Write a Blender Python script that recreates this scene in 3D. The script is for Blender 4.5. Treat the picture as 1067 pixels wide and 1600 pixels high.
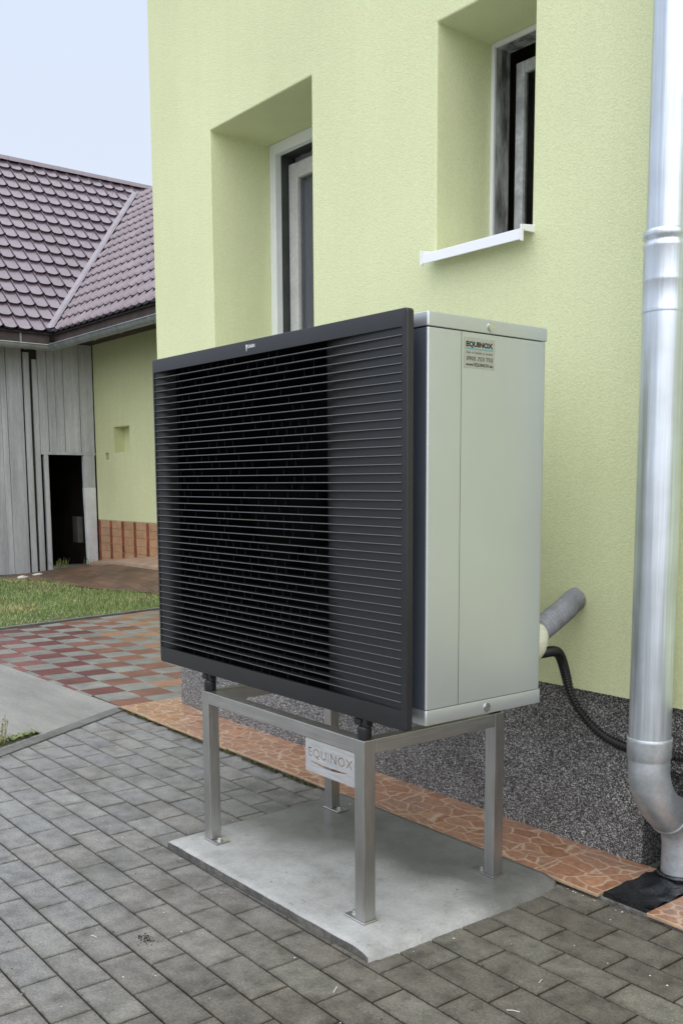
import bpy, bmesh, math, random
from mathutils import Vector, Matrix, noise

random.seed(7)
scene = bpy.context.scene
for o in list(bpy.data.objects):
    bpy.data.objects.remove(o)
COL = scene.collection

# ------------------------------------------------------------------ camera
cam_d = bpy.data.cameras.new("camera")
cam = bpy.data.objects.new("camera", cam_d)
COL.objects.link(cam)
F = Vector((-0.76325505, 0.63357654, -0.12658005))
R = Vector((0.63875785, 0.76940770, -0.00044627))
U = Vector((-0.09710891, 0.08119462, 0.99195630))
cam.matrix_world = Matrix(((R.x, U.x, -F.x, 1.75165), (R.y, U.y, -F.y, -1.60191), (R.z, U.z, -F.z, 0.59361), (0, 0, 0, 1)))
cam_d.sensor_fit = 'VERTICAL'
cam_d.sensor_height = 36.0
cam_d.lens = 1532.18 / 1600 * 36.0
cam_d.shift_x = -(592.89 - 533.5) / 1600
cam_d.shift_y = (953.1 - 800.0) / 1600
cam_d.clip_start = 0.05
cam_d.clip_end = 2000
scene.camera = cam

# ------------------------------------------------------------------ sky (overcast) and sun
world = bpy.data.worlds.new("World")
scene.world = world
world.use_nodes = True
wn, wl = world.node_tree.nodes, world.node_tree.links
wn.clear()
w_out = wn.new('ShaderNodeOutputWorld')
w_bg = wn.new('ShaderNodeBackground')
SUN_EL, SUN_AZ = math.radians(42), math.radians(127)
sky = wn.new('ShaderNodeTexSky')
sky.sky_type = 'NISHITA'
sky.sun_disc = False
sky.sun_elevation = SUN_EL
sky.sun_rotation = SUN_AZ
sky.dust_density = 4.0
sky_s = wn.new('ShaderNodeVectorMath'); sky_s.operation = 'SCALE'; sky_s.inputs[3].default_value = 0.1
wl.new(sky.outputs[0], sky_s.inputs[0])
tc = wn.new('ShaderNodeTexCoord')
sep = wn.new('ShaderNodeSeparateXYZ')
wl.new(tc.outputs['Generated'], sep.inputs[0])
mr = wn.new('ShaderNodeMapRange')
mr.inputs['From Min'].default_value = 0.0; mr.inputs['From Max'].default_value = 1.0
mr.inputs['To Min'].default_value = 0.0; mr.inputs['To Max'].default_value = 1.0
wl.new(sep.outputs[2], mr.inputs[0])
ramp = wn.new('ShaderNodeValToRGB')
ramp.color_ramp.elements[0].color = (0.603, 0.658, 0.735, 1)
ramp.color_ramp.elements[1].color = (1.70, 1.77, 1.88, 1)
e = ramp.color_ramp.elements.new(0.45); e.color = (0.572, 0.643, 0.775, 1)
e = ramp.color_ramp.elements.new(0.15); e.color = (0.593, 0.653, 0.748, 1)
wl.new(mr.outputs[0], ramp.inputs[0])
mixw = wn.new('ShaderNodeMix'); mixw.data_type = 'RGBA'
mixw.inputs[0].default_value = 0.94
wl.new(sky_s.outputs[0], mixw.inputs[6]); wl.new(ramp.outputs[0], mixw.inputs[7])
wl.new(mixw.outputs[2], w_bg.inputs[0])
w_bg.inputs[1].default_value = 1.0
wl.new(w_bg.outputs[0], w_out.inputs[0])

sun_d = bpy.data.lights.new("sun", 'SUN')
sun_d.energy = 1.5
sun_d.angle = math.radians(95)
sun_d.color = (1.0, 0.97, 0.92)
sun = bpy.data.objects.new("sun", sun_d)
COL.objects.link(sun)
sd = Vector((math.sin(SUN_AZ) * math.cos(SUN_EL), math.cos(SUN_AZ) * math.cos(SUN_EL), math.sin(SUN_EL)))
sun.rotation_euler = sd.to_track_quat('Z', 'Y').to_euler()
sun.location = (0, -5, 12)

scene.view_settings.view_transform = 'Standard'
scene.view_settings.look = 'None'
scene.view_settings.exposure = 0.40
scene.view_settings.gamma = 1.0
scene.render.engine = 'CYCLES'

# ------------------------------------------------------------------ materials
def new_mat(name):
    m = bpy.data.materials.new(name)
    m.use_nodes = True
    nt = m.node_tree
    return m, nt, nt.nodes, nt.links, nt.nodes['Principled BSDF']

def noise_node(nt, scale, detail=4, rough=0.55, vec=None, stretch=None):
    n, l = nt.nodes, nt.links
    t = n.new('ShaderNodeTexNoise')
    t.inputs['Scale'].default_value = scale
    t.inputs['Detail'].default_value = detail
    t.inputs['Roughness'].default_value = rough
    if vec is None:
        g = n.new('ShaderNodeNewGeometry')
        vec = g.outputs['Position']
    if stretch:
        mp = n.new('ShaderNodeMapping')
        mp.inputs['Scale'].default_value = stretch
        l.new(vec, mp.inputs[0]); vec = mp.outputs[0]
    l.new(vec, t.inputs['Vector'])
    return t

def rampn(nt, fac, stops):
    r = nt.nodes.new('ShaderNodeValToRGB')
    cr = r.color_ramp
    while len(cr.elements) > 1:
        cr.elements.remove(cr.elements[-1])
    cr.elements[0].position = stops[0][0]; cr.elements[0].color = (*stops[0][1], 1)
    for p_, c in stops[1:]:
        e_ = cr.elements.new(p_); e_.color = (*c, 1)
    nt.links.new(fac, r.inputs[0])
    return r

def mixc(nt, fac, a, b, mode='MIX'):
    m = nt.nodes.new('ShaderNodeMix'); m.data_type = 'RGBA'; m.blend_type = mode
    l = nt.links
    if isinstance(fac, (int, float)): m.inputs[0].default_value = fac
    else: l.new(fac, m.inputs[0])
    for i, x in ((6, a), (7, b)):
        if isinstance(x, tuple): m.inputs[i].default_value = (*x, 1)
        else: l.new(x, m.inputs[i])
    return m.outputs[2]

def bump(nt, bsdf, height, strength, dist):
    b = nt.nodes.new('ShaderNodeBump')
    b.inputs['Strength'].default_value = strength
    b.inputs['Distance'].default_value = dist
    nt.links.new(height, b.inputs['Height'])
    nt.links.new(b.outputs[0], bsdf.inputs['Normal'])
    return b

def M(name, col, rough=0.6, metal=0.0, var=0.15, vscale=6.0, fine=0.08, fscale=90.0, bmp=0.0, bscale=120.0,
      rnd=0.0, stretch=None, spec=0.5, coat=0.0, rvar=0.0, col2=None):
    """plain painted / mineral material with two scales of colour variation and fine relief"""
    m, nt, n, l, b = new_mat(name)
    c2 = col2 if col2 else tuple(x * (1 - 2 * var) for x in col)
    big = noise_node(nt, vscale, 4, 0.6, stretch=stretch)
    r = rampn(nt, big.outputs[0], [(0.32, c2), (0.68, tuple(min(1, x * (1 + var * 0.5)) for x in col))])
    out = r.outputs[0]
    if fine:
        fn = noise_node(nt, fscale, 3, 0.7, stretch=stretch)
        fr = rampn(nt, fn.outputs[0], [(0.3, (1 - fine * 2,) * 3), (0.7, (1 + fine,) * 3)])
        out = mixc(nt, 1.0, out, fr.outputs[0], 'MULTIPLY')
    if rnd:
        oi = n.new('ShaderNodeObjectInfo')
        rr = rampn(nt, oi.outputs['Random'], [(0.0, (1 - rnd,) * 3), (1.0, (1 + rnd,) * 3)])
        out = mixc(nt, 1.0, out, rr.outputs[0], 'MULTIPLY')
    l.new(out, b.inputs['Base Color'])
    b.inputs['Roughness'].default_value = rough
    if rvar:
        mr_ = n.new('ShaderNodeMapRange')
        mr_.inputs['To Min'].default_value = max(0, rough - rvar); mr_.inputs['To Max'].default_value = min(1, rough + rvar)
        l.new(big.outputs[0], mr_.inputs[0]); l.new(mr_.outputs[0], b.inputs['Roughness'])
    b.inputs['Metallic'].default_value = metal
    b.inputs['Specular IOR Level'].default_value = spec
    b.inputs['Coat Weight'].default_value = coat
    if bmp:
        bn = noise_node(nt, bscale, 4, 0.6, stretch=stretch)
        bump(nt, b, bn.outputs[0], 0.6, bmp)
    return m

def stucco(name, col, grain=130.0, dist=0.0035):
    m, nt, n, l, b = new_mat(name)
    big = noise_node(nt, 0.9, 5, 0.55)
    r = rampn(nt, big.outputs[0], [(0.3, tuple(x * 0.93 for x in col)), (0.7, tuple(min(1, x * 1.03) for x in col))])
    fn = noise_node(nt, grain, 3, 0.7)
    fr = rampn(nt, fn.outputs[0], [(0.3, (0.90, 0.90, 0.88)), (0.62, (1.03, 1.03, 1.03))])
    st = noise_node(nt, 2.2, 4, 0.6, stretch=(5, 5, 0.25))
    sr = rampn(nt, st.outputs[0], [(0.30, (0.97, 0.97, 0.965)), (0.6, (1, 1, 1))])
    c = mixc(nt, 1.0, mixc(nt, 1.0, r.outputs[0], fr.outputs[0], 'MULTIPLY'), sr.outputs[0], 'MULTIPLY')
    l.new(c, b.inputs['Base Color'])
    b.inputs['Roughness'].default_value = 0.88
    b.inputs['Specular IOR Level'].default_value = 0.25
    v = n.new('ShaderNodeTexVoronoi'); v.inputs['Scale'].default_value = grain * 1.4
    g = n.new('ShaderNodeNewGeometry'); l.new(g.outputs['Position'], v.inputs['Vector'])
    add = n.new('ShaderNodeMath'); add.operation = 'ADD'
    l.new(fn.outputs[0], add.inputs[0]); add.inputs[1].default_value = 0.0
    bump(nt, b, add.outputs[0], 0.55, dist)
    return m

YEL = (0.73, 0.77, 0.475)
m_wall = stucco('yellow_stucco', YEL, 165.0, 0.0042)
m_wall_far = stucco('yellow_plaster', (0.655, 0.68, 0.405), 60.0, 0.003)

def marmolit():
    m, nt, n, l, b = new_mat('stone_chip_render')
    g = n.new('ShaderNodeNewGeometry')
    v = n.new('ShaderNodeTexVoronoi'); v.inputs['Scale'].default_value = 320.0
    l.new(g.outputs['Position'], v.inputs['Vector'])
    s = n.new('ShaderNodeSeparateColor'); l.new(v.outputs['Color'], s.inputs[0])
    r = rampn(nt, s.outputs[0], [(0.0, (0.016, 0.016, 0.017)), (0.40, (0.065, 0.065, 0.066)), (0.60, (0.16, 0.16, 0.162)), (0.82, (0.31, 0.308, 0.303)), (1.0, (0.66, 0.66, 0.645))])
    big = noise_node(nt, 5.0, 3)
    br = rampn(nt, big.outputs[0], [(0.35, (0.82,) * 3), (0.65, (1.1,) * 3)])
    l.new(mixc(nt, 1.0, r.outputs[0], br.outputs[0], 'MULTIPLY'), b.inputs['Base Color'])
    b.inputs['Roughness'].default_value = 0.45
    bump(nt, b, v.outputs['Distance'], 0.5, 0.003)
    return m
m_chip = marmolit()

def crazy_tile():
    m, nt, n, l, b = new_mat('crazy_paving_tile')
    g = n.new('ShaderNodeNewGeometry')
    wob = noise_node(nt, 14.0, 2)
    mx = n.new('ShaderNodeMix'); mx.data_type = 'VECTOR'; mx.inputs[0].default_value = 0.05
    l.new(g.outputs['Position'], mx.inputs[4]); l.new(wob.outputs['Color'], mx.inputs[5])
    mp = n.new('ShaderNodeMapping'); mp.inputs['Scale'].default_value = (0.72, 1.1, 0.0)
    l.new(mx.outputs[1], mp.inputs[0])
    v = n.new('ShaderNodeTexVoronoi'); v.feature = 'DISTANCE_TO_EDGE'; v.inputs['Scale'].default_value = 16.0
    v2 = n.new('ShaderNodeTexVoronoi'); v2.inputs['Scale'].default_value = 16.0
    for q in (v, v2): l.new(mp.outputs[0], q.inputs['Vector'])
    s = n.new('ShaderNodeSeparateColor'); l.new(v2.outputs['Color'], s.inputs[0])
    stone = rampn(nt, s.outputs[0], [(0.0, (0.32, 0.15, 0.08)), (0.4, (0.40, 0.205, 0.12)), (0.75, (0.34, 0.195, 0.13)), (1.0, (0.46, 0.24, 0.135))])
    line = rampn(nt, v.outputs['Distance'], [(0.015, (0.8, 0.8, 0.8)), (0.05, (0, 0, 0))])
    fine = noise_node(nt, 55.0, 4)
    fr = rampn(nt, fine.outputs[0], [(0.3, (0.75,) * 3), (0.7, (1.15,) * 3)])
    c = mixc(nt, line.outputs[0], mixc(nt, 1.0, stone.outputs[0], fr.outputs[0], 'MULTIPLY'), (0.59, 0.435, 0.31))
    l.new(c, b.inputs['Base Color'])
    b.inputs['Roughness'].default_value = 0.30
    b.inputs['Specular IOR Level'].default_value = 0.7
    bump(nt, b, fine.outputs[0], 0.3, 0.002)
    return m
m_crazy = crazy_tile()
m_tile_edge = M('tile_body', (0.50, 0.34, 0.22), 0.7, var=0.15, vscale=20)

def paver_mat():
    m, nt, n, l, b = new_mat('wet_grey_paver')
    g = n.new('ShaderNodeNewGeometry')
    oi = n.new('ShaderNodeObjectInfo')
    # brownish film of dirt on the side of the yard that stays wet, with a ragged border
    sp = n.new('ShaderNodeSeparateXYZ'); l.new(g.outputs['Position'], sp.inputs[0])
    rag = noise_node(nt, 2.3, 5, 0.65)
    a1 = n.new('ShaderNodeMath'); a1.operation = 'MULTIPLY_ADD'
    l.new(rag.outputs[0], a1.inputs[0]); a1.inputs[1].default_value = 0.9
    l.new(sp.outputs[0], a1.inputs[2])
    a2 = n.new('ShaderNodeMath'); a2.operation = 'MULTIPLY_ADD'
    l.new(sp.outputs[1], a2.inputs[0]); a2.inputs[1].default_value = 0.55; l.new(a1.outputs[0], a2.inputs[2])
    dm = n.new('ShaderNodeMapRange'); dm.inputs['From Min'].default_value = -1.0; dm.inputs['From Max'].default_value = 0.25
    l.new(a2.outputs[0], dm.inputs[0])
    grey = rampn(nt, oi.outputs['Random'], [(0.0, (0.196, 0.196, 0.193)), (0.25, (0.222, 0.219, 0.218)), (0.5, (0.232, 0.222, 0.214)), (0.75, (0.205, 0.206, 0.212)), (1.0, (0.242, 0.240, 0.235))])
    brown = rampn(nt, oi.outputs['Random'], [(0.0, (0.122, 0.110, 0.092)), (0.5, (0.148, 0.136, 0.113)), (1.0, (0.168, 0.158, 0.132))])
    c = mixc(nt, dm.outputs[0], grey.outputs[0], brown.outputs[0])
    mid = noise_node(nt, 17.0, 6, 0.75)
    mrp = rampn(nt, mid.outputs[0], [(0.28, (0.50, 0.49, 0.46)), (0.5, (0.98, 0.98, 0.98)), (0.72, (1.30, 1.29, 1.25))])
    fn = noise_node(nt, 150.0, 4, 0.85)
    fr = rampn(nt, fn.outputs[0], [(0.30, (0.50,) * 3), (0.5, (0.98,) * 3), (0.70, (1.5,) * 3)])
    c = mixc(nt, 0.85, c, mixc(nt, 1.0, c, mrp.outputs[0], 'MULTIPLY'))
    sta = noise_node(nt, 4.2, 5, 0.7)
    str_ = rampn(nt, sta.outputs[0], [(0.32, (0.70, 0.69, 0.67)), (0.50, (1, 1, 1)), (0.7, (1.12, 1.12, 1.12))])
    c = mixc(nt, 1.0, c, str_.outputs[0], 'MULTIPLY')
    c = mixc(nt, 1.0, c, fr.outputs[0], 'MULTIPLY')
    # grime along the edges of each block
    tcd = n.new('ShaderNodeTexCoord'); sg = n.new('ShaderNodeSeparateXYZ'); l.new(tcd.outputs['Generated'], sg.inputs[0])
    def edge(out_, dim):
        p1 = n.new('ShaderNodeMath'); p1.operation = 'PINGPONG'; p1.inputs[1].default_value = 0.5; l.new(out_, p1.inputs[0])
        p2 = n.new('ShaderNodeMath'); p2.operation = 'MULTIPLY'; p2.inputs[1].default_value = dim; l.new(p1.outputs[0], p2.inputs[0])
        return p2.outputs[0]
    mn = n.new('ShaderNodeMath'); mn.operation = 'MINIMUM'
    l.new(edge(sg.outputs[0], 0.2), mn.inputs[0]); l.new(edge(sg.outputs[1], 0.1), mn.inputs[1])
    jn = noise_node(nt, 45.0, 4, 0.7)
    ja = n.new('ShaderNodeMath'); ja.operation = 'MULTIPLY_ADD'; ja.inputs[1].default_value = 0.016
    l.new(jn.outputs[0], ja.inputs[0]); l.new(mn.outputs[0], ja.inputs[2])
    jr = rampn(nt, ja.outputs[0], [(0.006, (0.50, 0.48, 0.43)), (0.0125, (0.90, 0.89, 0.87)), (0.024, (1, 1, 1))])
    c = mixc(nt, 1.0, c, jr.outputs[0], 'MULTIPLY')
    l.new(c, b.inputs['Base Color'])
    rr = n.new('ShaderNodeMapRange'); rr.inputs['To Min'].default_value = 0.38; rr.inputs['To Max'].default_value = 0.72
    l.new(mid.outputs[0], rr.inputs[0]); l.new(rr.outputs[0], b.inputs['Roughness'])
    b.inputs['Specular IOR Level'].default_value = 0.4
    ad = n.new('ShaderNodeMath'); ad.operation = 'MULTIPLY_ADD'; ad.inputs[1].default_value = 0.35
    l.new(fn.outputs[0], ad.inputs[0]); l.new(mid.outputs[0], ad.inputs[2])
    bump(nt, b, ad.outputs[0], 0.6, 0.0035)
    return m
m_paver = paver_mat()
m_joint = M('joint_sand', (0.045, 0.042, 0.035), 0.95, var=0.3, vscale=9, fine=0.3, fscale=250, bmp=0.004, bscale=160, col2=(0.03, 0.04, 0.018))

def slab_mat():
    m, nt, n, l, b = new_mat('trowelled_concrete')
    g = n.new('ShaderNodeNewGeometry')
    big = noise_node(nt, 3.2, 5, 0.6)
    base = rampn(nt, big.outputs[0], [(0.3, (0.29, 0.29, 0.277)), (0.5, (0.38, 0.38, 0.37)), (0.72, (0.445, 0.45, 0.44))])
    # wet stain with the machine's shade painted in: ragged band along the back half
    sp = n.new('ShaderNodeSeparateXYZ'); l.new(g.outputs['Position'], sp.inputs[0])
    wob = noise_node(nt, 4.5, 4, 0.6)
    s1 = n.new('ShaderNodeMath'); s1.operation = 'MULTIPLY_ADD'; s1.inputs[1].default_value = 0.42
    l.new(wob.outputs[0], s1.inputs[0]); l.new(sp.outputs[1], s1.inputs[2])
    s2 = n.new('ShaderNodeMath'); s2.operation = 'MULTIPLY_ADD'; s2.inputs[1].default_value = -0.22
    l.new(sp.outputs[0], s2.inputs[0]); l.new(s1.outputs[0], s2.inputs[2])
    wet_shade = n.new('ShaderNodeMapRange'); wet_shade.inputs['From Min'].default_value = 0.46; wet_shade.inputs['From Max'].default_value = 0.58
    l.new(s2.outputs[0], wet_shade.inputs[0])
    c = mixc(nt, wet_shade.outputs[0], base.outputs[0], mixc(nt, 1.0, base.outputs[0], (0.50, 0.50, 0.48), 'MULTIPLY'))
    blot = noise_node(nt, 9.0, 6, 0.7)
    bl_ = rampn(nt, blot.outputs[0], [(0.3, (0.74, 0.74, 0.72)), (0.52, (1, 1, 1)), (0.75, (1.10, 1.10, 1.10))])
    c = mixc(nt, 1.0, c, bl_.outputs[0], 'MULTIPLY')
    pit = noise_node(nt, 26.0, 3, 0.75)
    pr = rampn(nt, pit.outputs[0], [(0.24, (0.6, 0.6, 0.6)), (0.36, (1, 1, 1))])
    fn = noise_node(nt, 120.0, 3, 0.7)
    fr = rampn(nt, fn.outputs[0], [(0.3, (0.86,) * 3), (0.7, (1.08,) * 3)])
    c = mixc(nt, 1.0, mixc(nt, 1.0, c, pr.outputs[0], 'MULTIPLY'), fr.outputs[0], 'MULTIPLY')
    l.new(c, b.inputs['Base Color'])
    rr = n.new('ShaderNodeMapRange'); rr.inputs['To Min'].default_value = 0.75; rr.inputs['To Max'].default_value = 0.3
    l.new(wet_shade.outputs[0], rr.inputs[0]); l.new(rr.outputs[0], b.inputs['Roughness'])
    bump(nt, b, fn.outputs[0], 0.35, 0.002)
    return m
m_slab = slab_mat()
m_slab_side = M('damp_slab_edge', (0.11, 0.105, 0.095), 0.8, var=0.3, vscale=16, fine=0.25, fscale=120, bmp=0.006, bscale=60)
m_apron = M('poured_concrete', (0.275, 0.268, 0.25), 0.6, var=0.17, vscale=2.6, fine=0.08, fscale=70, bmp=0.002, bscale=120, stretch=(0.35, 1.6, 1), rvar=0.2)
m_kerb = M('kerb_concrete', (0.165, 0.163, 0.155), 0.8, var=0.2, vscale=6, fine=0.15, bmp=0.003)
m_rough_conc = M('rough_concrete', (0.24, 0.235, 0.21), 0.9, var=0.3, vscale=18, fine=0.2, fscale=120, bmp=0.012, bscale=45)
m_earth = M('gravel_ground', (0.30, 0.29, 0.27), 0.95, var=0.25, vscale=3, fine=0.2, fscale=60, bmp=0.01, bscale=30)
m_lawn = M('lawn_soil', (0.055, 0.085, 0.025), 0.95, var=0.3, vscale=2.5, fine=0.25, fscale=40, bmp=0.01, bscale=40, col2=(0.09, 0.085, 0.035))

def grass_mat():
    m, nt, n, l, b = new_mat('grass_blades')
    big = noise_node(nt, 1.6, 4, 0.6)
    r = rampn(nt, big.outputs[0], [(0.33, (0.42, 0.39, 0.18)), (0.47, (0.26, 0.32, 0.11)), (0.68, (0.17, 0.26, 0.07))])
    fn = noise_node(nt, 35.0, 2)
    fr = rampn(nt, fn.outputs[0], [(0.3, (0.6,) * 3), (0.7, (1.5,) * 3)])
    l.new(mixc(nt, 1.0, r.outputs[0], fr.outputs[0], 'MULTIPLY'), b.inputs['Base Color'])
    b.inputs['Roughness'].default_value = 0.5
    return m
m_grass = grass_mat()
m_moss = M('moss', (0.125, 0.135, 0.04), 0.9, var=0.4, vscale=30, fine=0.25, fscale=120)
m_weed = M('weed_leaf', (0.20, 0.25, 0.08), 0.5, var=0.3, vscale=40, fine=0.1)
m_stalk = M('dry_stalk', (0.34, 0.31, 0.15), 0.7, var=0.2, vscale=30)
m_petal = M('white_petal', (0.7, 0.69, 0.64), 0.6, var=0.1)
m_crumb = M('dark_crumb', (0.02, 0.018, 0.014), 0.8, var=0.2)
m_brownpave = None

def brown_paving():
    m, nt, n, l, b = new_mat('wet_brown_paving')
    g = n.new('ShaderNodeNewGeometry')
    mp = n.new('ShaderNodeMapping'); mp.inputs['Scale'].default_value = (1, 1, 0)
    l.new(g.outputs['Position'], mp.inputs[0])
    br = n.new('ShaderNodeTexBrick'); br.inputs['Scale'].default_value = 2.6
    br.inputs['Color1'].default_value = (0.115, 0.068, 0.048, 1); br.inputs['Color2'].default_value = (0.16, 0.105, 0.075, 1)
    br.inputs['Mortar'].default_value = (0.07, 0.05, 0.035, 1); br.inputs['Mortar Size'].default_value = 0.012
    l.new(mp.outputs[0], br.inputs[0])
    nn = noise_node(nt, 1.8, 5, 0.65)
    nr = rampn(nt, nn.outputs[0], [(0.3, (0.55, 0.6, 0.55)), (0.7, (1.3, 1.2, 1.1))])
    l.new(mixc(nt, 1.0, br.outputs[0], nr.outputs[0], 'MULTIPLY'), b.inputs['Base Color'])
    b.inputs['Roughness'].default_value = 0.5
    bump(nt, b, nn.outputs[0], 0.4, 0.02)
    return m
m_brownpave = brown_paving()
m_pink = M('pinkish_step_tile', (0.42, 0.30, 0.22), 0.5, var=0.12, vscale=5, fine=0.06)
m_plinth_tile = M('beige_wall_tile', (0.50, 0.30, 0.17), 0.35, var=0.12, vscale=8, rnd=0.08)
m_plinth_red = M('red_brown_wall_tile', (0.27, 0.07, 0.03), 0.35, var=0.2, vscale=8, rnd=0.25)
m_grout = M('pale_grout', (0.48, 0.40, 0.33), 0.9, var=0.1)

def terrace_mats():
    out = []
    for i, c in enumerate([(0.205, 0.072, 0.062), (0.125, 0.033, 0.026), (0.20, 0.080, 0.050), (0.29, 0.155, 0.088), (0.215, 0.212, 0.188)]):
        out.append(M('terrace_tile_%d' % i, c, 0.48, var=0.16, vscale=7, fine=0.08, fscale=80, rnd=0.14, rvar=0.14, bmp=0.002, bscale=60))
    return out
m_terr = terrace_mats()

def roof_mat(name, col):
    m, nt, n, l, b = new_mat(name)
    sp = noise_node(nt, 9.0, 4)
    r = rampn(nt, sp.outputs[0], [(0.3, tuple(x * 0.8 for x in col)), (0.7, tuple(x * 1.15 for x in col))])
    oi = n.new('ShaderNodeObjectInfo')
    rr = rampn(nt, oi.outputs['Random'], [(0.0, (0.84, 0.82, 0.83)), (1.0, (1.14, 1.14, 1.14))])
    l.new(mixc(nt, 1.0, r.outputs[0], rr.outputs[0], 'MULTIPLY'), b.inputs['Base Color'])
    b.inputs['Roughness'].default_value = 0.34
    b.inputs['Metallic'].default_value = 0.35
    b.inputs['Specular IOR Level'].default_value = 0.8
    b.inputs['Coat Weight'].default_value = 0.6
    b.inputs['Coat Roughness'].default_value = 0.25
    return m
m_roof = roof_mat('plum_metal_tile', (0.145, 0.108, 0.130))
m_roof_deck = M('roof_underlay', (0.03, 0.022, 0.024), 0.9)
m_flash = M('valley_sheet', (0.27, 0.24, 0.27), 0.4, metal=0.2, var=0.1)
m_ridge = M('ridge_cap_metal', (0.16, 0.12, 0.14), 0.45, var=0.1, coat=0.3)
m_fascia = M('dark_fascia_board', (0.075, 0.055, 0.05), 0.8, var=0.2)
m_gutter = M('zinc_gutter', (0.36, 0.39, 0.40), 0.42, metal=0.55, var=0.15, vscale=7)
m_plank = M('weathered_plank', (0.50, 0.51, 0.54), 0.85, var=0.14, vscale=2.0, fine=0.10, fscale=26, stretch=(6, 6, 0.45), rnd=0.13, bmp=0.004, bscale=14)
m_plank_white = M('whitewashed_post', (0.68, 0.69, 0.72), 0.8, var=0.1, vscale=5, fine=0.06)
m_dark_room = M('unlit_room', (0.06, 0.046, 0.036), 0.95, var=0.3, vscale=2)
m_dark_metal_thing = M('dusty_tin', (0.10, 0.095, 0.09), 0.6, metal=0.4)

def steel(name, col, stretch, rough=0.3):
    m, nt, n, l, b = new_mat(name)
    sn = noise_node(nt, 60.0, 3, 0.7, stretch=stretch)
    bg = noise_node(nt, 6.0, 3)
    r = rampn(nt, sn.outputs[0], [(0.3, tuple(x * 0.82 for x in col)), (0.7, tuple(min(1, x * 1.12) for x in col))])
    rb = rampn(nt, bg.outputs[0], [(0.3, (0.86, 0.85, 0.83)), (0.7, (1.05,) * 3)])
    l.new(mixc(nt, 1.0, r.outputs[0], rb.outputs[0], 'MULTIPLY'), b.inputs['Base Color'])
    b.inputs['Metallic'].default_value = 1.0
    mr_ = n.new('ShaderNodeMapRange'); mr_.inputs['To Min'].default_value = rough - 0.08; mr_.inputs['To Max'].default_value = rough + 0.14
    l.new(sn.outputs[0], mr_.inputs[0]); l.new(mr_.outputs[0], b.inputs['Roughness'])
    bump(nt, b, sn.outputs[0], 0.15, 0.0006)
    return m
m_steel_v = steel('brushed_steel_upright', (0.52, 0.515, 0.50), (7, 7, 0.12), 0.36)
m_steel_h = steel('brushed_steel_bar', (0.56, 0.555, 0.545), (0.12, 0.12, 7), 0.36)
m_steel_plate = steel('brushed_steel_plate', (0.86, 0.86, 0.87), (0.2, 3, 7), 0.46)
m_screw = M('polished_screw', (0.7, 0.7, 0.72), 0.18, metal=1.0, var=0.05)
m_bolt = M('zinc_bolt', (0.62, 0.62, 0.60), 0.3, metal=0.9, var=0.1)
m_zinc = steel('galvanised_pipe', (0.66, 0.715, 0.785), (1.6, 1.6, 0.03), 0.34)
m_zinc.node_tree.nodes['Principled BSDF'].inputs['Metallic'].default_value = 0.85
m_zinc2 = M('galvanised_elbow', (0.55, 0.59, 0.625), 0.42, metal=0.6, var=0.16, vscale=12, fine=0.05, rvar=0.12)

m_silver = M('silver_enamel', (0.57, 0.595, 0.605), 0.38, metal=0.7, var=0.025, vscale=2.5, fine=0.0, rvar=0.05)
m_slate_reflect = M('slate_reflection', (0.13, 0.155, 0.20), 0.38, metal=0.3, var=0.06, vscale=3, fine=0.03)  # silver casing front, its dark reflection painted in as slate colour
m_black = M('black_grille_plastic', (0.019, 0.0198, 0.0225), 0.45, var=0.12, vscale=5, fine=0.12, fscale=260, rvar=0.1)
m_slat = M('wet_black_slat', (0.05, 0.05, 0.052), 0.22, var=0.1, vscale=8, fine=0.08, spec=1.0, coat=0.6)
m_rib = M('matte_black_rib', (0.015, 0.015, 0.016), 0.6, spec=0.3)
m_cavity = M('black_interior', (0.004, 0.004, 0.0045), 0.9, spec=0.15, var=0.2)
m_fan = M('black_fan', (0.004, 0.004, 0.0045), 0.9, spec=0.15, var=0.2)
m_rubber = M('black_rubber', (0.014, 0.014, 0.015), 0.55, var=0.2, vscale=20)
m_hose_grey = M('grey_conduit', (0.25, 0.255, 0.28), 0.5, var=0.12, vscale=20)
m_hose_black = M('black_conduit', (0.012, 0.012, 0.013), 0.38, var=0.15, vscale=20)
m_cream = M('cream_plastic', (0.55, 0.56, 0.43), 0.5, var=0.06, vscale=30)
m_bitumen = M('bitumen_sheet', (0.016, 0.017, 0.021), 0.30, var=0.4, vscale=14, fine=0.1, bmp=0.012, bscale=24, rvar=0.22, spec=0.8)
m_white = M('white_window_frame', (0.80, 0.82, 0.84), 0.4, var=0.03, vscale=9, fine=0)
m_sash = M('grey_white_sash', (0.62, 0.62, 0.61), 0.5, var=0.06, vscale=9)
m_peel = M('peeling_grey_paint', (0.47, 0.48, 0.49), 0.75, var=0.3, vscale=9, fine=0.15, fscale=40, stretch=(2, 2, 0.5), col2=(0.05, 0.052, 0.05), bmp=0.004, bscale=30)
m_peel2 = M('worn_white_sash', (0.62, 0.64, 0.66), 0.7, var=0.18, vscale=12, fine=0.1, fscale=50)
m_jamb = M('dark_jamb', (0.075, 0.082, 0.08), 0.7, var=0.2)
m_sill = M('white_sill', (0.86, 0.87, 0.91), 0.35, var=0.015, fine=0)
m_curtain = M('pale_curtain', (0.30, 0.30, 0.345), 0.85, var=0.12, vscale=2, stretch=(8, 8, 0.3))
m_ink = M('dark_ink', (0.02, 0.021, 0.018), 0.6, var=0.0, fine=0)
m_ink2 = M('grey_ink', (0.07, 0.075, 0.065), 0.6, var=0.0, fine=0)
m_cyan = M('cyan_ink', (0.10, 0.32, 0.36), 0.5, var=0.0, fine=0)
m_sticker = M('pale_green_sticker', (0.37, 0.385, 0.32), 0.5, var=0.03)
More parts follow.
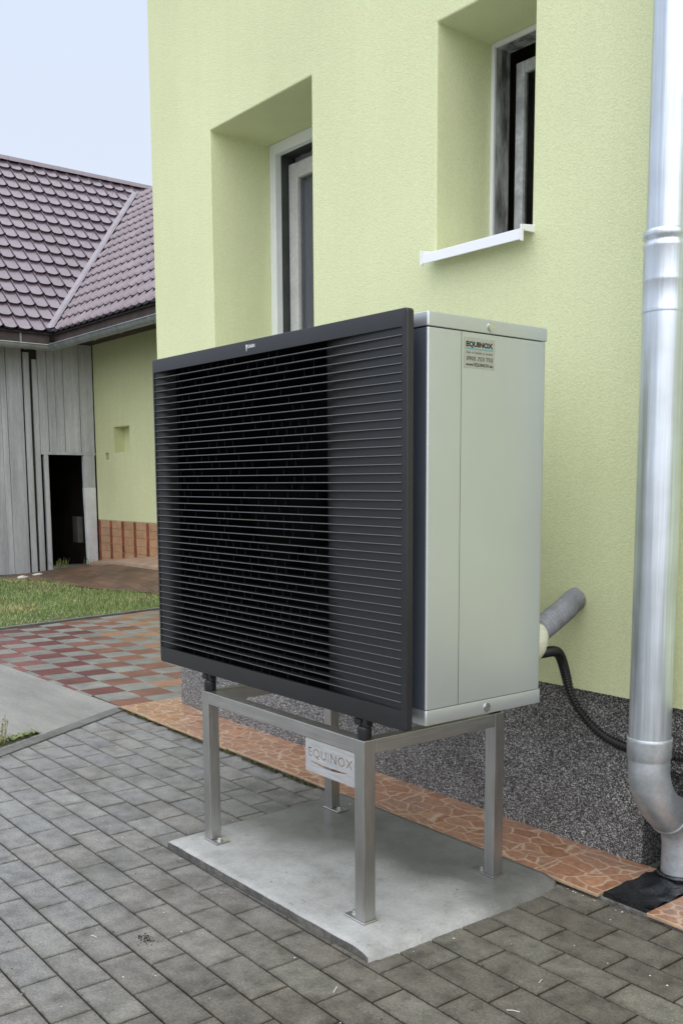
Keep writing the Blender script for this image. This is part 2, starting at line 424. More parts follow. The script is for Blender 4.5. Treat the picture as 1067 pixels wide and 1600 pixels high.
m_logo = M('white_print', (0.85, 0.85, 0.85), 0.5, var=0.0, fine=0)

def glass_mat(name, tint, rough=0.03):
    m, nt, n, l, b = new_mat(name)
    b.inputs['Base Color'].default_value = (*tint, 1)
    b.inputs['Roughness'].default_value = rough
    b.inputs['Transmission Weight'].default_value = 0.0
    out = n['Material Output']
    tr = n.new('ShaderNodeBsdfTransparent'); tr.inputs[0].default_value = (*tint, 1)
    gl = n.new('ShaderNodeBsdfGlossy'); gl.inputs['Roughness'].default_value = rough
    fr = n.new('ShaderNodeFresnel'); fr.inputs[0].default_value = 1.5
    ms = n.new('ShaderNodeMixShader')
    l.new(fr.outputs[0], ms.inputs[0]); l.new(tr.outputs[0], ms.inputs[1]); l.new(gl.outputs[0], ms.inputs[2])
    l.new(ms.outputs[0], out.inputs[0])
    return m
m_glass = glass_mat('window_glass', (0.82, 0.85, 0.86))
def drop_mat():
    m, nt, n, l, b = new_mat('water_drop')
    b.inputs['Base Color'].default_value = (0.9, 0.92, 0.95, 1)
    b.inputs['Roughness'].default_value = 0.05
    b.inputs['IOR'].default_value = 1.33
    b.inputs['Transmission Weight'].default_value = 0.95
    return m
m_drop = drop_mat()

# ------------------------------------------------------------------ mesh helpers
class MB:
    def __init__(s):
        s.v, s.f = [], []
    def quad(s, a, b, c, d):
        i = len(s.v); s.v += [tuple(a), tuple(b), tuple(c), tuple(d)]; s.f.append((i, i + 1, i + 2, i + 3)); return s
    def poly(s, pts):
        i = len(s.v); s.v += [tuple(p_) for p_ in pts]; s.f.append(tuple(range(i, i + len(pts)))); return s
    def box(s, x0, x1, y0, y1, z0, z1):
        i = len(s.v)
        s.v += [(x0, y0, z0), (x1, y0, z0), (x1, y1, z0), (x0, y1, z0), (x0, y0, z1), (x1, y0, z1), (x1, y1, z1), (x0, y1, z1)]
        for q in ((0, 3, 2, 1), (4, 5, 6, 7), (0, 1, 5, 4), (1, 2, 6, 5), (2, 3, 7, 6), (3, 0, 4, 7)):
            s.f.append(tuple(i + k for k in q))
        return s
    def prism(s, pts, z0, z1):
        """vertical prism over a counter-clockwise polygon; z1 may be a list"""
        n = len(pts); i = len(s.v)
        zt = z1 if isinstance(z1, (list, tuple)) else [z1] * n
        s.v += [(p_[0], p_[1], z0) for p_ in pts] + [(p_[0], p_[1], z) for p_, z in zip(pts, zt)]
        s.f.append(tuple(i + k for k in reversed(range(n))))
        s.f.append(tuple(i + n + k for k in range(n)))
        for k in range(n):
            j = (k + 1) % n
            s.f.append((i + k, i + j, i + n + j, i + n + k))
        return s
    def tube(s, path, rad, n=20, caps=True):
        """round tube along a list of points; rad is a number or a list"""
        P = [Vector(p_) for p_ in path]
        rs = rad if isinstance(rad, (list, tuple)) else [rad] * len(P)
        t0 = (P[1] - P[0]).normalized()
        ref = Vector((0, 0, 1)) if abs(t0.z) < 0.9 else Vector((1, 0, 0))
        a = t0.cross(ref).normalized()
        base = len(s.v)
        for k, p_ in enumerate(P):
            if k == 0: t = P[1] - P[0]
            elif k == len(P) - 1: t = P[-1] - P[-2]
            else: t = P[k + 1] - P[k - 1]
            t.normalize()
            a = (a - t * a.dot(t)).normalized()
            b = t.cross(a)
            for q in range(n):
                an = 2 * math.pi * q / n
                s.v.append(tuple(p_ + (a * math.cos(an) + b * math.sin(an)) * rs[k]))
        for k in range(len(P) - 1):
            for q in range(n):
                q2 = (q + 1) % n
                s.f.append((base + k * n + q, base + k * n + q2, base + (k + 1) * n + q2, base + (k + 1) * n + q))
        if caps:
            s.f.append(tuple(base + q for q in reversed(range(n))))
            s.f.append(tuple(base + (len(P) - 1) * n + q for q in range(n)))
        return s
    def mesh(s, name, smooth=False, bevel=0.0, seg=2, weld=False, angle=30):
        me = bpy.data.meshes.new(name)
        me.from_pydata(s.v, [], s.f)
        bm = bmesh.new(); bm.from_mesh(me)
        if weld:
            bmesh.ops.remove_doubles(bm, verts=bm.verts, dist=1e-5)
        bmesh.ops.recalc_face_normals(bm, faces=bm.faces) if (bevel or weld) else None
        if bevel:
            ed = [e_ for e_ in bm.edges if len(e_.link_faces) == 2 and e_.calc_face_angle(0) > math.radians(angle)]
            bmesh.ops.bevel(bm, geom=ed, offset=bevel, segments=seg, affect='EDGES', profile=0.6)
        bm.to_mesh(me); bm.free()
        if smooth:
            for p_ in me.polygons: p_.use_smooth = True
        return me

def put(o, parent=None):
    COL.objects.link(o)
    if parent is not None:
        o.parent = parent
        r = parent
        while r.parent is not None:
            r = r.parent
        o.matrix_parent_inverse = Matrix.Translation(-r.location) if r.type == 'EMPTY' and parent is r else Matrix.Identity(4)
    return o

def obj(name, me, mat, parent=None):
    if isinstance(me, MB):
        me = me.mesh(name)
    o = bpy.data.objects.new(name, me)
    if mat is not None and not me.materials:
        me.materials.append(mat)
    return put(o, parent)

def tag(o, label, cat, group=None):
    o['label'] = label; o['category'] = cat
    if group: o['group'] = group
    return o

def thing(name, loc, label, cat, group=None):
    o = bpy.data.objects.new(name, None)
    o.empty_display_size = 0.2
    o.location = loc
    COL.objects.link(o)
    return tag(o, label, cat, group)

def struct(name, me, mat):
    o = obj(name, me, mat); o['kind'] = 'structure'
    return o

def inst(name, me, parent, loc, rot=None):
    """copy of a shared mesh at a world place"""
    o = bpy.data.objects.new(name, me)
    put(o, parent)
    m = Matrix.Translation(loc)
    if rot is not None: m = m @ rot.to_4x4()
    o.matrix_basis = m
    return o

def smooth_path(pts, n=8):
    P = [Vector(p_) for p_ in pts]; out = []
    for i in range(len(P) - 1):
        p0 = P[max(i - 1, 0)]; p1 = P[i]; p2 = P[i + 1]; p3 = P[min(i + 2, len(P) - 1)]
        for k in range(n):
            t = k / n
            out.append(0.5 * ((2 * p1) + (p2 - p0) * t + (2 * p0 - 5 * p1 + 4 * p2 - p3) * t * t + (3 * p1 - p0 - 3 * p2 + p3) * t ** 3))
    out.append(P[-1])
    return out

def clip_poly(poly, n, d):
    """keep the part of a 2-D polygon where n.p <= d"""
    out = []
    for i in range(len(poly)):
        a, b = poly[i], poly[(i + 1) % len(poly)]
        da, db = n[0] * a[0] + n[1] * a[1] - d, n[0] * b[0] + n[1] * b[1] - d
        if da <= 0: out.append(a)
        if (da < 0 < db) or (db < 0 < da):
            t = da / (da - db); out.append((a[0] + (b[0] - a[0]) * t, a[1] + (b[1] - a[1]) * t))
    return out

def area2(poly):
    return 0.5 * abs(sum(poly[i][0] * poly[(i + 1) % len(poly)][1] - poly[(i + 1) % len(poly)][0] * poly[i][1] for i in range(len(poly))))

def chamfer_prism(pts, z0, z1, c=0.004, tilt=None):
    """prism with a small chamfer round the top"""
    n = len(pts)
    cx = sum(p_[0] for p_ in pts) / n; cy = sum(p_[1] for p_ in pts) / n
    ins = []
    for p_ in pts:
        d = Vector((cx - p_[0], cy - p_[1]))
        L = max(d.length, 1e-6)
        ins.append((p_[0] + math.copysign(min(c, abs(d.x)), d.x), p_[1] + math.copysign(min(c, abs(d.y)), d.y)))
    m = MB()
    tz = tilt or (lambda x, y: 0)
    m.v = [(p_[0], p_[1], z0) for p_ in pts] + [(p_[0], p_[1], z1 - c + tz(*p_)) for p_ in pts] + [(p_[0], p_[1], z1 + tz(*p_)) for p_ in ins]
    for k in range(n):
        j = (k + 1) % n
        m.f.append((k, j, n + j, n + k)); m.f.append((n + k, n + j, 2 * n + j, 2 * n + k))
    m.f.append(tuple(range(2 * n, 3 * n)))
    return m

ZP = -0.580       # top of the grey pavers
ZS = -0.5527      # top of the concrete slab
ZT = -0.560       # top of the tile strip
YW = 0.82         # house wall plane
YP = 0.855        # plinth plane

# ------------------------------------------------------------------ ground and surfaces
struct('ground', MB().quad((-150, -150, -0.68), (150, -150, -0.68), (150, 150, -0.68), (-150, 150, -0.68)), m_earth)

# grey paver yard: kerb line runs from (-2.45,-.29) to (-2.99,.62)
KA, KB = Vector((-2.40, -0.37)), Vector((-2.985, 0.60))
kd = (KB - KA).normalized(); kn = Vector((-kd.y, kd.x))        # points to the far-left (apron) side
if kn.x > 0: kn = -kn
bed = MB()
bedpoly = [(KA.x - kd.x * 2.6, KA.y - kd.y * 2.6), (2.6, -2.6), (2.6, 0.70), (KB.x, 0.70)]
bed.prism(bedpoly, -0.66, -0.5895)
yard = struct('paver_yard', bed, m_joint)
rows = [-2.14 + 0.098 * k for k in range(15)] + [-0.672, -0.573, -0.475, -0.370, -0.267, -0.170, -0.063, 0.047, 0.158, 0.263, 0.369, 0.478, 0.588]
rows = sorted(set(round(r, 4) for r in rows if r < -0.69)) + rows[15:]
offs = {-0.672: .135, -0.573: .03, -0.475: .13, -0.370: .035, -0.267: .115, -0.170: .025, -0.063: .085, 0.047: .135, 0.158: .04, 0.263: .155, 0.369: .045, 0.478: .135}
pavers = []
for i in range(len(rows) - 1):
    y0, y1 = rows[i], rows[i + 1]
    o0 = offs.get(round(y0, 3))
    if o0 is None: o0 = 0.03 if (len(rows) - 1 - i) % 2 == 1 else 0.135
    x = -3.2 + (o0 % 0.2)
    while x < 1.6:
        gap = 0.0022
        gx = 0.0026
        poly = [(x + gx, y0 + gap), (x + 0.2 - gx, y0 + gap), (x + 0.2 - gx, y1 - gap), (x + gx, y1 - gap)]
        poly = clip_poly(poly, (kn.x, kn.y), kn.dot(KA) - 0.004)
        if len(poly) >= 3 and area2(poly) > 0.0006:
            inside = -1.02 < x and x + 0.2 < -0.06 and y0 > -0.14 and y1 < 0.5     # wholly under the slab
            if not inside: pavers.append(poly)
        x += 0.2
camxy = Vector((1.75, -1.60)); fx = Vector((F.x, F.y)).normalized(); rx = Vector((R.x, R.y)).normalized()
def in_view(poly):
    c = Vector((sum(p_[0] for p_ in poly) / len(poly), sum(p_[1] for p_ in poly) / len(poly))) - camxy
    d, s = c.dot(fx), c.dot(rx)
    if d < 0.4: return False
    depth = d * 0.9919 + 1.17 * 0.1266
    u = 592.9 + 1532.2 * s / depth
    v = 953.1 + 1532.2 * (1.174 * 0.992 - d * 0.1266) / depth
    return -60 < u < 1130 and v < 1660
near, rest = [], MB()
base_rect = None
for poly in pavers:
    (near.append(poly) if in_view(poly) else None)
    if not in_view(poly):
        rest.prism(poly, -0.64, ZP)
near.sort(key=lambda q: (Vector(q[0]) - camxy).length)
shared = {}
for k, poly in enumerate(near):
    if k >= 300:
        rest.prism(poly, -0.64, ZP); continue
    cx, cy = poly[0][0], poly[0][1]
    loc = [(p_[0] - cx, p_[1] - cy) for p_ in poly]
    w_, h_ = loc[2][0] if len(loc) == 4 else 0, loc[2][1] if len(loc) == 4 else 0
    rect = len(poly) == 4 and abs(w_ - 0.1948) < 1e-3 and abs(loc[1][1]) < 1e-6 and abs(loc[3][0]) < 1e-6
    key = (round(h_, 3), k % 3)
    if rect and key in shared: me = shared[key]
    else:
        tx, ty = random.uniform(-.005, .005), random.uniform(-.007, .007)
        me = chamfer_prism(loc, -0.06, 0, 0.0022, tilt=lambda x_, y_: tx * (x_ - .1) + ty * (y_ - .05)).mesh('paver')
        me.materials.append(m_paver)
        if rect: shared[key] = me
    inst('paver', me, yard, (cx, cy, ZP + random.uniform(-0.0012, 0.0006)))
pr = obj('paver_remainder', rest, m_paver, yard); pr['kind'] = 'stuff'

# kerb strip and concrete apron
kp = [KA - kd * 2.4, KB + kd * 0.03]
kerb_poly = [tuple(kp[0]), tuple(kp[1]), tuple(kp[1] + kn * 0.075), tuple(kp[0] + kn * 0.075)]
struct('kerb', MB().prism(kerb_poly, -0.66, -0.574).mesh('kerb', bevel=0.006, weld=True), m_kerb)
def grid_sheet(x0, x1, y0, y1, nx, ny, zf, keep=None):
    m = MB()
    idx = {}
    for j in range(ny + 1):
        for i in range(nx + 1):
            x, y = x0 + (x1 - x0) * i / nx, y0 + (y1 - y0) * j / ny
            idx[i, j] = len(m.v); m.v.append((x, y, zf(x, y)))
    for j in range(ny):
        for i in range(nx):
            xc, yc = x0 + (x1 - x0) * (i + .5) / nx, y0 + (y1 - y0) * (j + .5) / ny
            if keep is None or keep(xc, yc):
                m.f.append((idx[i, j], idx[i + 1, j], idx[i + 1, j + 1], idx[i, j + 1]))
    return m
apron_poly = [tuple(kp[0] + kn * 0.079), tuple(kp[1] + kn * 0.079), (-3.06, 0.612), (-3.10, 0.602), (-3.7, 0.585), (-4.78, 0.548), (-6.2, 0.5), (-6.2, -2.6)]
apron_poly = apron_poly[::-1]
struct('concrete_apron', MB().prism(apron_poly, -0.66, -0.576).mesh('concrete_apron', bevel=0.008, weld=True), m_apron)

# tiled terrace (red / grey squares)
TA = Vector((-3.06, 0.615))
terr_poly = [(-3.04, 0.60), (-2.6, 0.99), (-2.6, 4.2), (-7.05, 4.2), (-6.31, 1.05), (-6.18, 0.50), (-4.78, 0.552), (-3.7, 0.589)]
terr = struct('tiled_terrace', MB().prism(terr_poly[::-1] if False else terr_poly, -0.66, -0.589), m_joint)
ang = math.radians(4.0)
ca, sa = math.cos(ang), math.sin(ang)
TS = 0.192
tile_meshes = {}
cnt = 0
for i in range(0, 20):
    for j in range(-2, 12):
        cx0, cy0 = i * TS, j * 0.2
        corners = [(cx0, cy0), (cx0 + TS, cy0), (cx0 + TS, cy0 + 0.2), (cx0, cy0 + 0.2)]
        g = 0.002
        loc = [(cx0 + g, cy0 + g), (cx0 + TS - g, cy0 + g), (cx0 + TS - g, cy0 + .2 - g), (cx0 + g, cy0 + .2 - g)]
        wpts = [(-3.05 - (px * ca - py * sa), 0.615 + (px * sa * 0.0 + py * ca) + px * 0.0) for px, py in loc][::-1]
        # front border with the apron, back border with the lawn, house footing
        q = clip_poly(wpts, (0.036, -1.0), 0.036 * -3.7 - 0.591)
        q = clip_poly(q, (-1, -0.235), 6.31 - 0.235 * 1.05 - 0.02)
        q = clip_poly(q, (1, 0), -2.62)
        if len(q) < 3 or area2(q) < 0.002: continue
        yc = sum(p_[1] for p_ in q) / len(q); xc = sum(p_[0] for p_ in q) / len(q)
        if (i + j) % 2 == 0:
            t = (yc - 0.6) * 0.8 + (xc + 3.0) * 0.22 + random.uniform(-.12, .12)     # batches laid from red to orange
            mi = 0 if t < -0.25 else 1 if t < 0.05 else 2 if t < 0.38 else 3
        else: mi = 4
        me = chamfer_prism([(p_[0] - xc, p_[1] - yc) for p_ in q], -0.05, 0, 0.003).mesh('terrace_tile')
        me.materials.append(m_terr[mi])
        inst('terrace_tile', me, terr, (xc, yc, ZP + random.uniform(-0.002, 0.002)))
        cnt += 1

# lawn edging, lawn and grass
struct('lawn_edging', MB().prism([(-6.325, 1.05), (-7.07, 4.2), (-7.12, 4.2), (-6.375, 1.05), (-6.02, -0.6), (-5.97, -0.6)][::-1], -0.66, -0.568), m_kerb)
def lawn_z(x, y):
    return -0.600 + 0.012 * noise.noise(Vector((x * 1.3, y * 1.3, 0)))
def in_lawn(x, y):
    edge = -6.36 - 0.237 * (y - 1.05)
    back = 3.04 + (0.04 if x < -9.6 else 0) + max(0, (x + 9.0)) * 0.30 + 0.06 * noise.noise(Vector((x * 2.2, 3.1, 0)))
    return x < edge and y < back and x > -10.95
struct('lawn', grid_sheet(-30, -6.05, -20, 3.9, 60, 60, lambda x, y: -0.60 if x > -11 else -0.62, lambda x, y: x < -6.2 - 0.237 * (max(y, -20) - 1.05)), m_lawn)
gm = MB()
for k in range(62000):
    x, y = random.uniform(-10.95, -6.2), random.uniform(-0.4, 3.9)
    if not in_lawn(x, y): continue
    dens = noise.noise(Vector((x * 0.9, y * 0.9, 4.0)))
    if random.random() < 0.25 - dens * 0.5: continue
    h = random.uniform(0.018, 0.052) * (1 + 0.5 * dens); a = random.uniform(0, 6.283); w = 0.0032
    lx, ly = random.uniform(-.025, .025), random.uniform(-.025, .025)
    z = -0.604
    i = len(gm.v)
    gm.v += [(x - math.cos(a) * w, y - math.sin(a) * w, z), (x + math.cos(a) * w, y + math.sin(a) * w, z), (x + lx, y + ly, z + h)]
    gm.f.append((i, i + 1, i + 2))
go = obj('grass', gm, m_grass); go['kind'] = 'stuff'
tag(go, 'short patchy green grass of the lawn before the barn', 'grass')

# brown wet paving rising to the annex, pinkish step along the annex wall
bp = MB()
A = [(-11.10, 2.55, -0.60), (-10.35, 2.98, -0.592), (-9.62, 3.00, -0.590), (-8.77, 3.08, -0.588), (-8.11, 3.35, -0.585), (-5.0, 4.05, -0.585)]
B = [(-11.10, 3.35, -0.553), (-10.85, 3.74, -0.47), (-9.95, 3.75, -0.405), (-8.90, 3.75, -0.405), (-8.10, 3.75, -0.41), (-5.0, 4.07, -0.44)]
for k in range(5): bp.quad(A[k], A[k + 1], B[k + 1], B[k])
bp.quad((-11.10, 3.35, -0.553), (-10.85, 3.74, -0.47), (-10.98, 4.10, -0.455), (-11.16, 4.10, -0.47))
bp.poly([(-6.6, 3.0, -0.592), (-5.0, 3.0, -0.592), (-5.0, 4.05, -0.585), (-8.11, 3.35, -0.585)])
struct('brown_paving', bp.mesh('brown_paving', weld=True), m_brownpave)
st = MB()
S0 = [(-10.86, 3.80), (-9.95, 3.75), (-5.0, 3.75)]
st.poly([(-10.84, 3.80, -0.435), (-9.93, 3.755, -0.372), (-9.53, 4.105, -0.295), (-11.12, 4.105, -0.432)])
st.poly([(-9.93, 3.755, -0.372), (-5.0, 3.755, -0.372), (-5.0, 4.105, -0.25), (-9.53, 4.105, -0.295)])
st.quad((-10.84, 3.80, -0.56), (-9.93, 3.755, -0.56), (-9.93, 3.755, -0.372), (-10.84, 3.80, -0.435))
st.quad((-9.93, 3.755, -0.56), (-5.0, 3.755, -0.56), (-5.0, 3.755, -0.372), (-9.93, 3.755, -0.372))
struct('annex_step', st, m_pink)

# tile strip along the house with its concrete bed
strip = struct('tile_strip', MB().box(-3.0, 0.098, 0.592, 1.10, -0.64, -0.572).box(0.098, 0.26, 0.592, 1.1, -0.64, -0.574).box(0.26, 2.5, 0.592, 1.1, -0.64, -0.572).mesh('tile_strip'), m_rough_conc)
xs_t = [(-3.0, -2.692), (-2.688, -2.522), (-2.518, -1.933), (-1.929, -1.348), (-1.344, -0.745), (-0.741, -0.143), (-0.139, 0.097), (0.258, 0.60), (0.604, 1.2), (1.204, 1.8)]
for k, (a, b_) in enumerate(xs_t):
    m = MB().box(a, b_, 0.577 + random.uniform(-.003, .003), 0.862, ZT - 0.011, ZT)
    me = m.mesh('strip_tile', bevel=0.002, seg=1)
    me.materials.append(m_crazy); me.materials.append(m_tile_edge)
    for p_ in me.polygons:
        if p_.normal.z < 0.9: p_.material_index = 1
    o = bpy.data.objects.new('strip_tile', me); put(o, strip)
    o.location.z = random.uniform(-0.0012, 0.0012)
me = MB().box(-3.0, -2.857, 0.866, 1.16, ZT - 0.011, ZT - 0.0005).mesh('strip_tile', bevel=0.002, seg=1); me.materials.append(m_crazy)
put(bpy.data.objects.new('strip_tile', me), strip)

# ------------------------------------------------------------------ yellow house
house = thing('yellow_house', (-0.2, 0.82, -0.6), 'pale yellow rendered house with two recessed windows and a grey speckled plinth', 'house')
def wall_with_holes(xs, zs, y, holes, flip=False):
    """front sheet in the plane y with rectangular holes; holes = (x0,x1,z0,z1,depth)"""
    m = MB()
    for i in range(len(xs) - 1):
        for j in range(len(zs) - 1):
            xc, zc = (xs[i] + xs[i + 1]) / 2, (zs[j] + zs[j + 1]) / 2
            if any(h[0] < xc < h[1] and h[2] < zc < h[3] for h in holes): continue
            m.quad((xs[i], y, zs[j]), (xs[i + 1], y, zs[j]), (xs[i + 1], y, zs[j + 1]), (xs[i], y, zs[j + 1]))
    for x0, x1, z0, z1, d in holes:
        zz = [z0] + [z for z in zs if z0 < z < z1] + [z1]
        xx = [x0] + [x for x in xs if x0 < x < x1] + [x1]
        for a, b_ in zip(zz, zz[1:]):
            m.quad((x0, y, a), (x0, y, b_), (x0, y + d, b_), (x0, y + d, a))
            m.quad((x1, y, b_), (x1, y, a), (x1, y + d, a), (x1, y + d, b_))
        for a, b_ in zip(xx, xx[1:]):
            m.quad((a, y, z1), (b_, y, z1), (b_, y + d, z1), (a, y + d, z1))
            m.quad((b_, y, z0), (a, y, z0), (a, y + d, z0), (b_, y + d, z0))
    return m
W1 = (-2.378, -1.587, 0.90, 2.200, 0.325)
W2 = (-0.858, -0.416, 1.398, 2.152, 0.265)
HX0, HX1, HZ0, HZ1 = -2.952, 2.6, -0.045, 5.2
wm = wall_with_holes([HX0, W1[0], W1[1], W2[0], W2[1], HX1], [HZ0, W1[2], W2[2], W2[3], W1[3], HZ1], YW, [W1, W2])
wm.quad((HX0, YW + 7, HZ0), (HX0, YW, HZ0), (HX0, YW, HZ1), (HX0, YW + 7, HZ1))
wm.quad((HX1, YW, HZ0), (HX1, YW + 7, HZ0), (HX1, YW + 7, HZ1), (HX1, YW, HZ1))
wm.quad((HX0, YW, HZ0), (HX0, YW + 7, HZ0), (HX1, YW + 7, HZ0), (HX1, YW, HZ0))
wm.quad((HX0, YW, HZ1), (HX1, YW, HZ1), (HX1, YW + 7, HZ1), (HX0, YW + 7, HZ1))
obj('wall', wm.mesh('wall', weld=True, bevel=0.007, seg=3, angle=50, smooth=False), m_wall, house)
# plinth with the notch for the downpipe
NX0, NX1, NZ = 0.047, 0.385, -0.245
pm = MB()
pm.box(-2.852, NX0, YP, 1.6, -0.66, -0.046)
pm.box(NX0, NX1, YP, 1.6, NZ, -0.046)
pm.box(NX1, 2.5, YP, 1.6, -0.66, -0.046)
pm.quad((NX0, 0.985, -0.66), (NX1, 0.985, -0.66), (NX1, 0.985, NZ), (NX0, 0.985, NZ))
obj('plinth', pm.mesh('plinth', weld=True), m_chip, house)
# dim room behind the windows
rm = MB()
for (x0, x1, z0, z1, y0) in ((-2.6, -1.3, 0.6, 2.5, 1.32), (-1.1, -0.1, 1.1, 2.4, 1.34)):
    rm.quad((x0, 3, z0), (x1, 3, z0), (x1, 3, z1), (x0, 3, z1))
    for a, b_ in (((x0, z0), (x1, z0)), ((x1, z0), (x1, z1)), ((x1, z1), (x0, z1)), ((x0, z1), (x0, z0))):
        rm.quad((a[0], y0, a[1]), (b_[0], y0, b_[1]), (b_[0], 3, b_[1]), (a[0], 3, a[1]))
obj('room_lining', rm, m_dark_room, house)

def ring_frame(x0, x1, z0, z1, y0, y1, w, name, bevel=0.003):
    m = MB()
    m.box(x0, x0 + w, y0, y1, z0, z1)
    m.box(x1 - w, x1, y0, y1, z0, z1)
    m.box(x0 + w, x1 - w, y0 + 0.001, y1, z0, z0 + w)
    m.box(x0 + w, x1 - w, y0 + 0.001, y1, z1 - w, z1)
    return m.mesh(name, bevel=bevel, seg=2)
# window behind the machine
y1 = YW + W1[4] - 0.004
fr = obj('window', ring_frame(W1[0] + .001, W1[1] - .001, W1[2], W1[3] - .001, y1, y1 + 0.035, 0.050, 'window'), m_white, house)
obj('jamb', ring_frame(W1[0] - .02, W1[1] + .02, W1[2] - .02, W1[3] + .02, y1 + 0.036, y1 + 0.16, 0.062, 'jamb'), m_jamb, fr)
obj('sash', ring_frame(W1[0] + .052, W1[1] - .052, W1[2] + .052, W1[3] - .085, y1 + 0.075, y1 + 0.115, 0.072, 'sash', 0.006), m_sash, fr)
obj('pane', MB().quad((W1[0] + .11, y1 + .094, W1[2] + .11), (W1[1] - .11, y1 + .094, W1[2] + .11), (W1[1] - .11, y1 + .094, W1[3] - .14), (W1[0] + .11, y1 + .094, W1[3] - .14)), m_glass, fr)
cm = MB()
nx = 48
for i in range(nx):
    xa, xb = W1[0] + .05 + (W1[1] - W1[0] - .1) * i / nx, W1[0] + .05 + (W1[1] - W1[0] - .1) * (i + 1) / nx
    ya, yb = y1 + .118 + .004 * math.sin(i * 1.1), y1 + .118 + .004 * math.sin((i + 1) * 1.1)
    cm.quad((xa, ya, .92), (xb, yb, .92), (xb, yb, 2.2), (xa, ya, 2.2))
obj('curtain', cm.mesh('curtain', weld=True, smooth=True), m_curtain, fr)
# worn window with the white sill
y2 = YW + W2[4] - 0.004
fr = obj('window', ring_frame(W2[0] + .001, W2[1] - .001, W2[2] + .02, W2[3] - .001, y2, y2 + 0.012, 0.017, 'window'), m_white, house)
obj('jamb', ring_frame(W2[0] - .03, W2[1] + .03, W2[2] - .02, W2[3] + .03, y2 + 0.013, y2 + 0.085, 0.046, 'jamb'), m_peel, fr)
obj('sash', ring_frame(W2[0] + .030, W2[1] - .030, W2[2] + .03, W2[3] - .05, y2 + 0.100, y2 + 0.125, 0.040, 'sash', 0.004), m_peel2, fr)
obj('pane', MB().quad((W2[0] + .06, y2 + .114, W2[2] + .06), (W2[1] - .06, y2 + .114, W2[2] + .06), (W2[1] - .06, y2 + .114, W2[3] - .08), (W2[0] + .06, y2 + .114, W2[3] - .08)), m_glass, fr)
sl = MB()
sx0, sx1 = -0.866, -0.408
sl.quad((sx0, YW - .055, 1.385), (sx1, YW - .055, 1.385), (sx1, y2 + .01, 1.412), (sx0, y2 + .01, 1.412))       # sloping top
sl.box(sx0, sx1, YW - .058, YW - .055, 1.352, 1.3855)
for a in (sx0 - .005, sx1):
    sl.prism([(a, YW - .064), (a + .005, YW - .064), (a + .005, YW + .05), (a, YW + .05)], 1.379, [1.396, 1.396, 1.409, 1.409])
    sl.box(a + .0002, a + .0048, YW - .0638, YW - .050, 1.346, 1.380)
obj('sill', sl.mesh('sill', bevel=0.0015, seg=1), m_sill, fr)

# ------------------------------------------------------------------ downpipe
dp = thing('downpipe', (0.166, 0.70, -0.56), 'large galvanised downpipe with an S-bend into the plinth beside the machine', 'downpipe')
PX, PY, PR = 0.166, 0.70, 0.0585
def vpipe(z0, z1, r, name, mat, n=40):
    obj(name, MB().tube([(PX, PY, z0), (PX, PY, z1)], r, n).mesh(name, smooth=True), mat, dp)
obj('pipe_section', MB().tube([(PX, PY, -0.125), (PX, PY, 1.13)], PR, 44, caps=False).mesh('pipe_section', smooth=True), m_zinc, dp)
obj('pipe_section', MB().tube([(PX, PY, 1.128), (PX, PY, 5.0)], PR - 0.0035, 44, caps=False).mesh('pipe_section', smooth=True), m_zinc, dp)
# swaged joint: bead, sleeve, groove
prof = [(1.045, PR + .0005), (1.05, PR + .0018), (1.056, PR + .0005), (1.123, PR + .0005), (1.126, PR + .0018), (1.131, PR + .0015), (1.206, PR + .0015), (1.212, PR + .0035), (1.219, PR + .0035), (1.225, PR - .001), (1.231, PR - .001), (1.237, PR + .0042), (1.247, PR + .0046), (1.255, PR + .003), (1.258, PR - .0032)]
obj('joint_collar', MB().tube([(PX, PY, z) for z, r in prof], [r for z, r in prof], 44, caps=False).mesh('joint_collar', smooth=True), m_zinc, dp)
prof = [(-0.108, PR + .001), (-0.110, PR + .0045), (-0.118, PR + .004), (-0.165, PR + .003), (-0.168, PR + .001), (-0.174, PR)]
obj('elbow_collar', MB().tube([(PX, PY, z) for z, r in prof], [r for z, r in prof], 44, caps=False).mesh('elbow_collar', smooth=True), m_zinc2, dp)
path = smooth_path([(PX, .70, -.165), (PX, .701, -.205), (PX, .713, -.252), (PX, .740, -.298), (PX, .777, -.335), (PX, .815, -.363)], 6)
obj('elbow', MB().tube(path, PR - .0005, 44, caps=False).mesh('elbow', smooth=True), m_zinc2, dp)
d = (Vector((PX, .815, -.363)) - Vector((PX, .777, -.335))).normalized()
q0 = Vector((PX, .813, -.3615))
obj('elbow_bead', MB().tube([q0 - d * .008, q0 - d * .004, q0, q0 + d * .004], [PR - .001, PR + .0035, PR + .0035, PR - .006], 44, caps=False).mesh('elbow_bead', smooth=True), m_zinc2, dp)
path = smooth_path([(PX, .800, -.352), (PX, .832, -.379), (PX, .856, -.412), (PX, .867, -.455), (PX, .868, -.50), (PX, .868, -.575)], 6)
rr = []
for k, q in enumerate(path):
    rr.append(0.0535 - 0.003 * min(1, k / 14) + (0.0009 * (k % 2) if q.z < -.43 else 0))
obj('lower_elbow', MB().tube(path, rr, 40).mesh('lower_elbow', smooth=True), m_zinc2, dp)

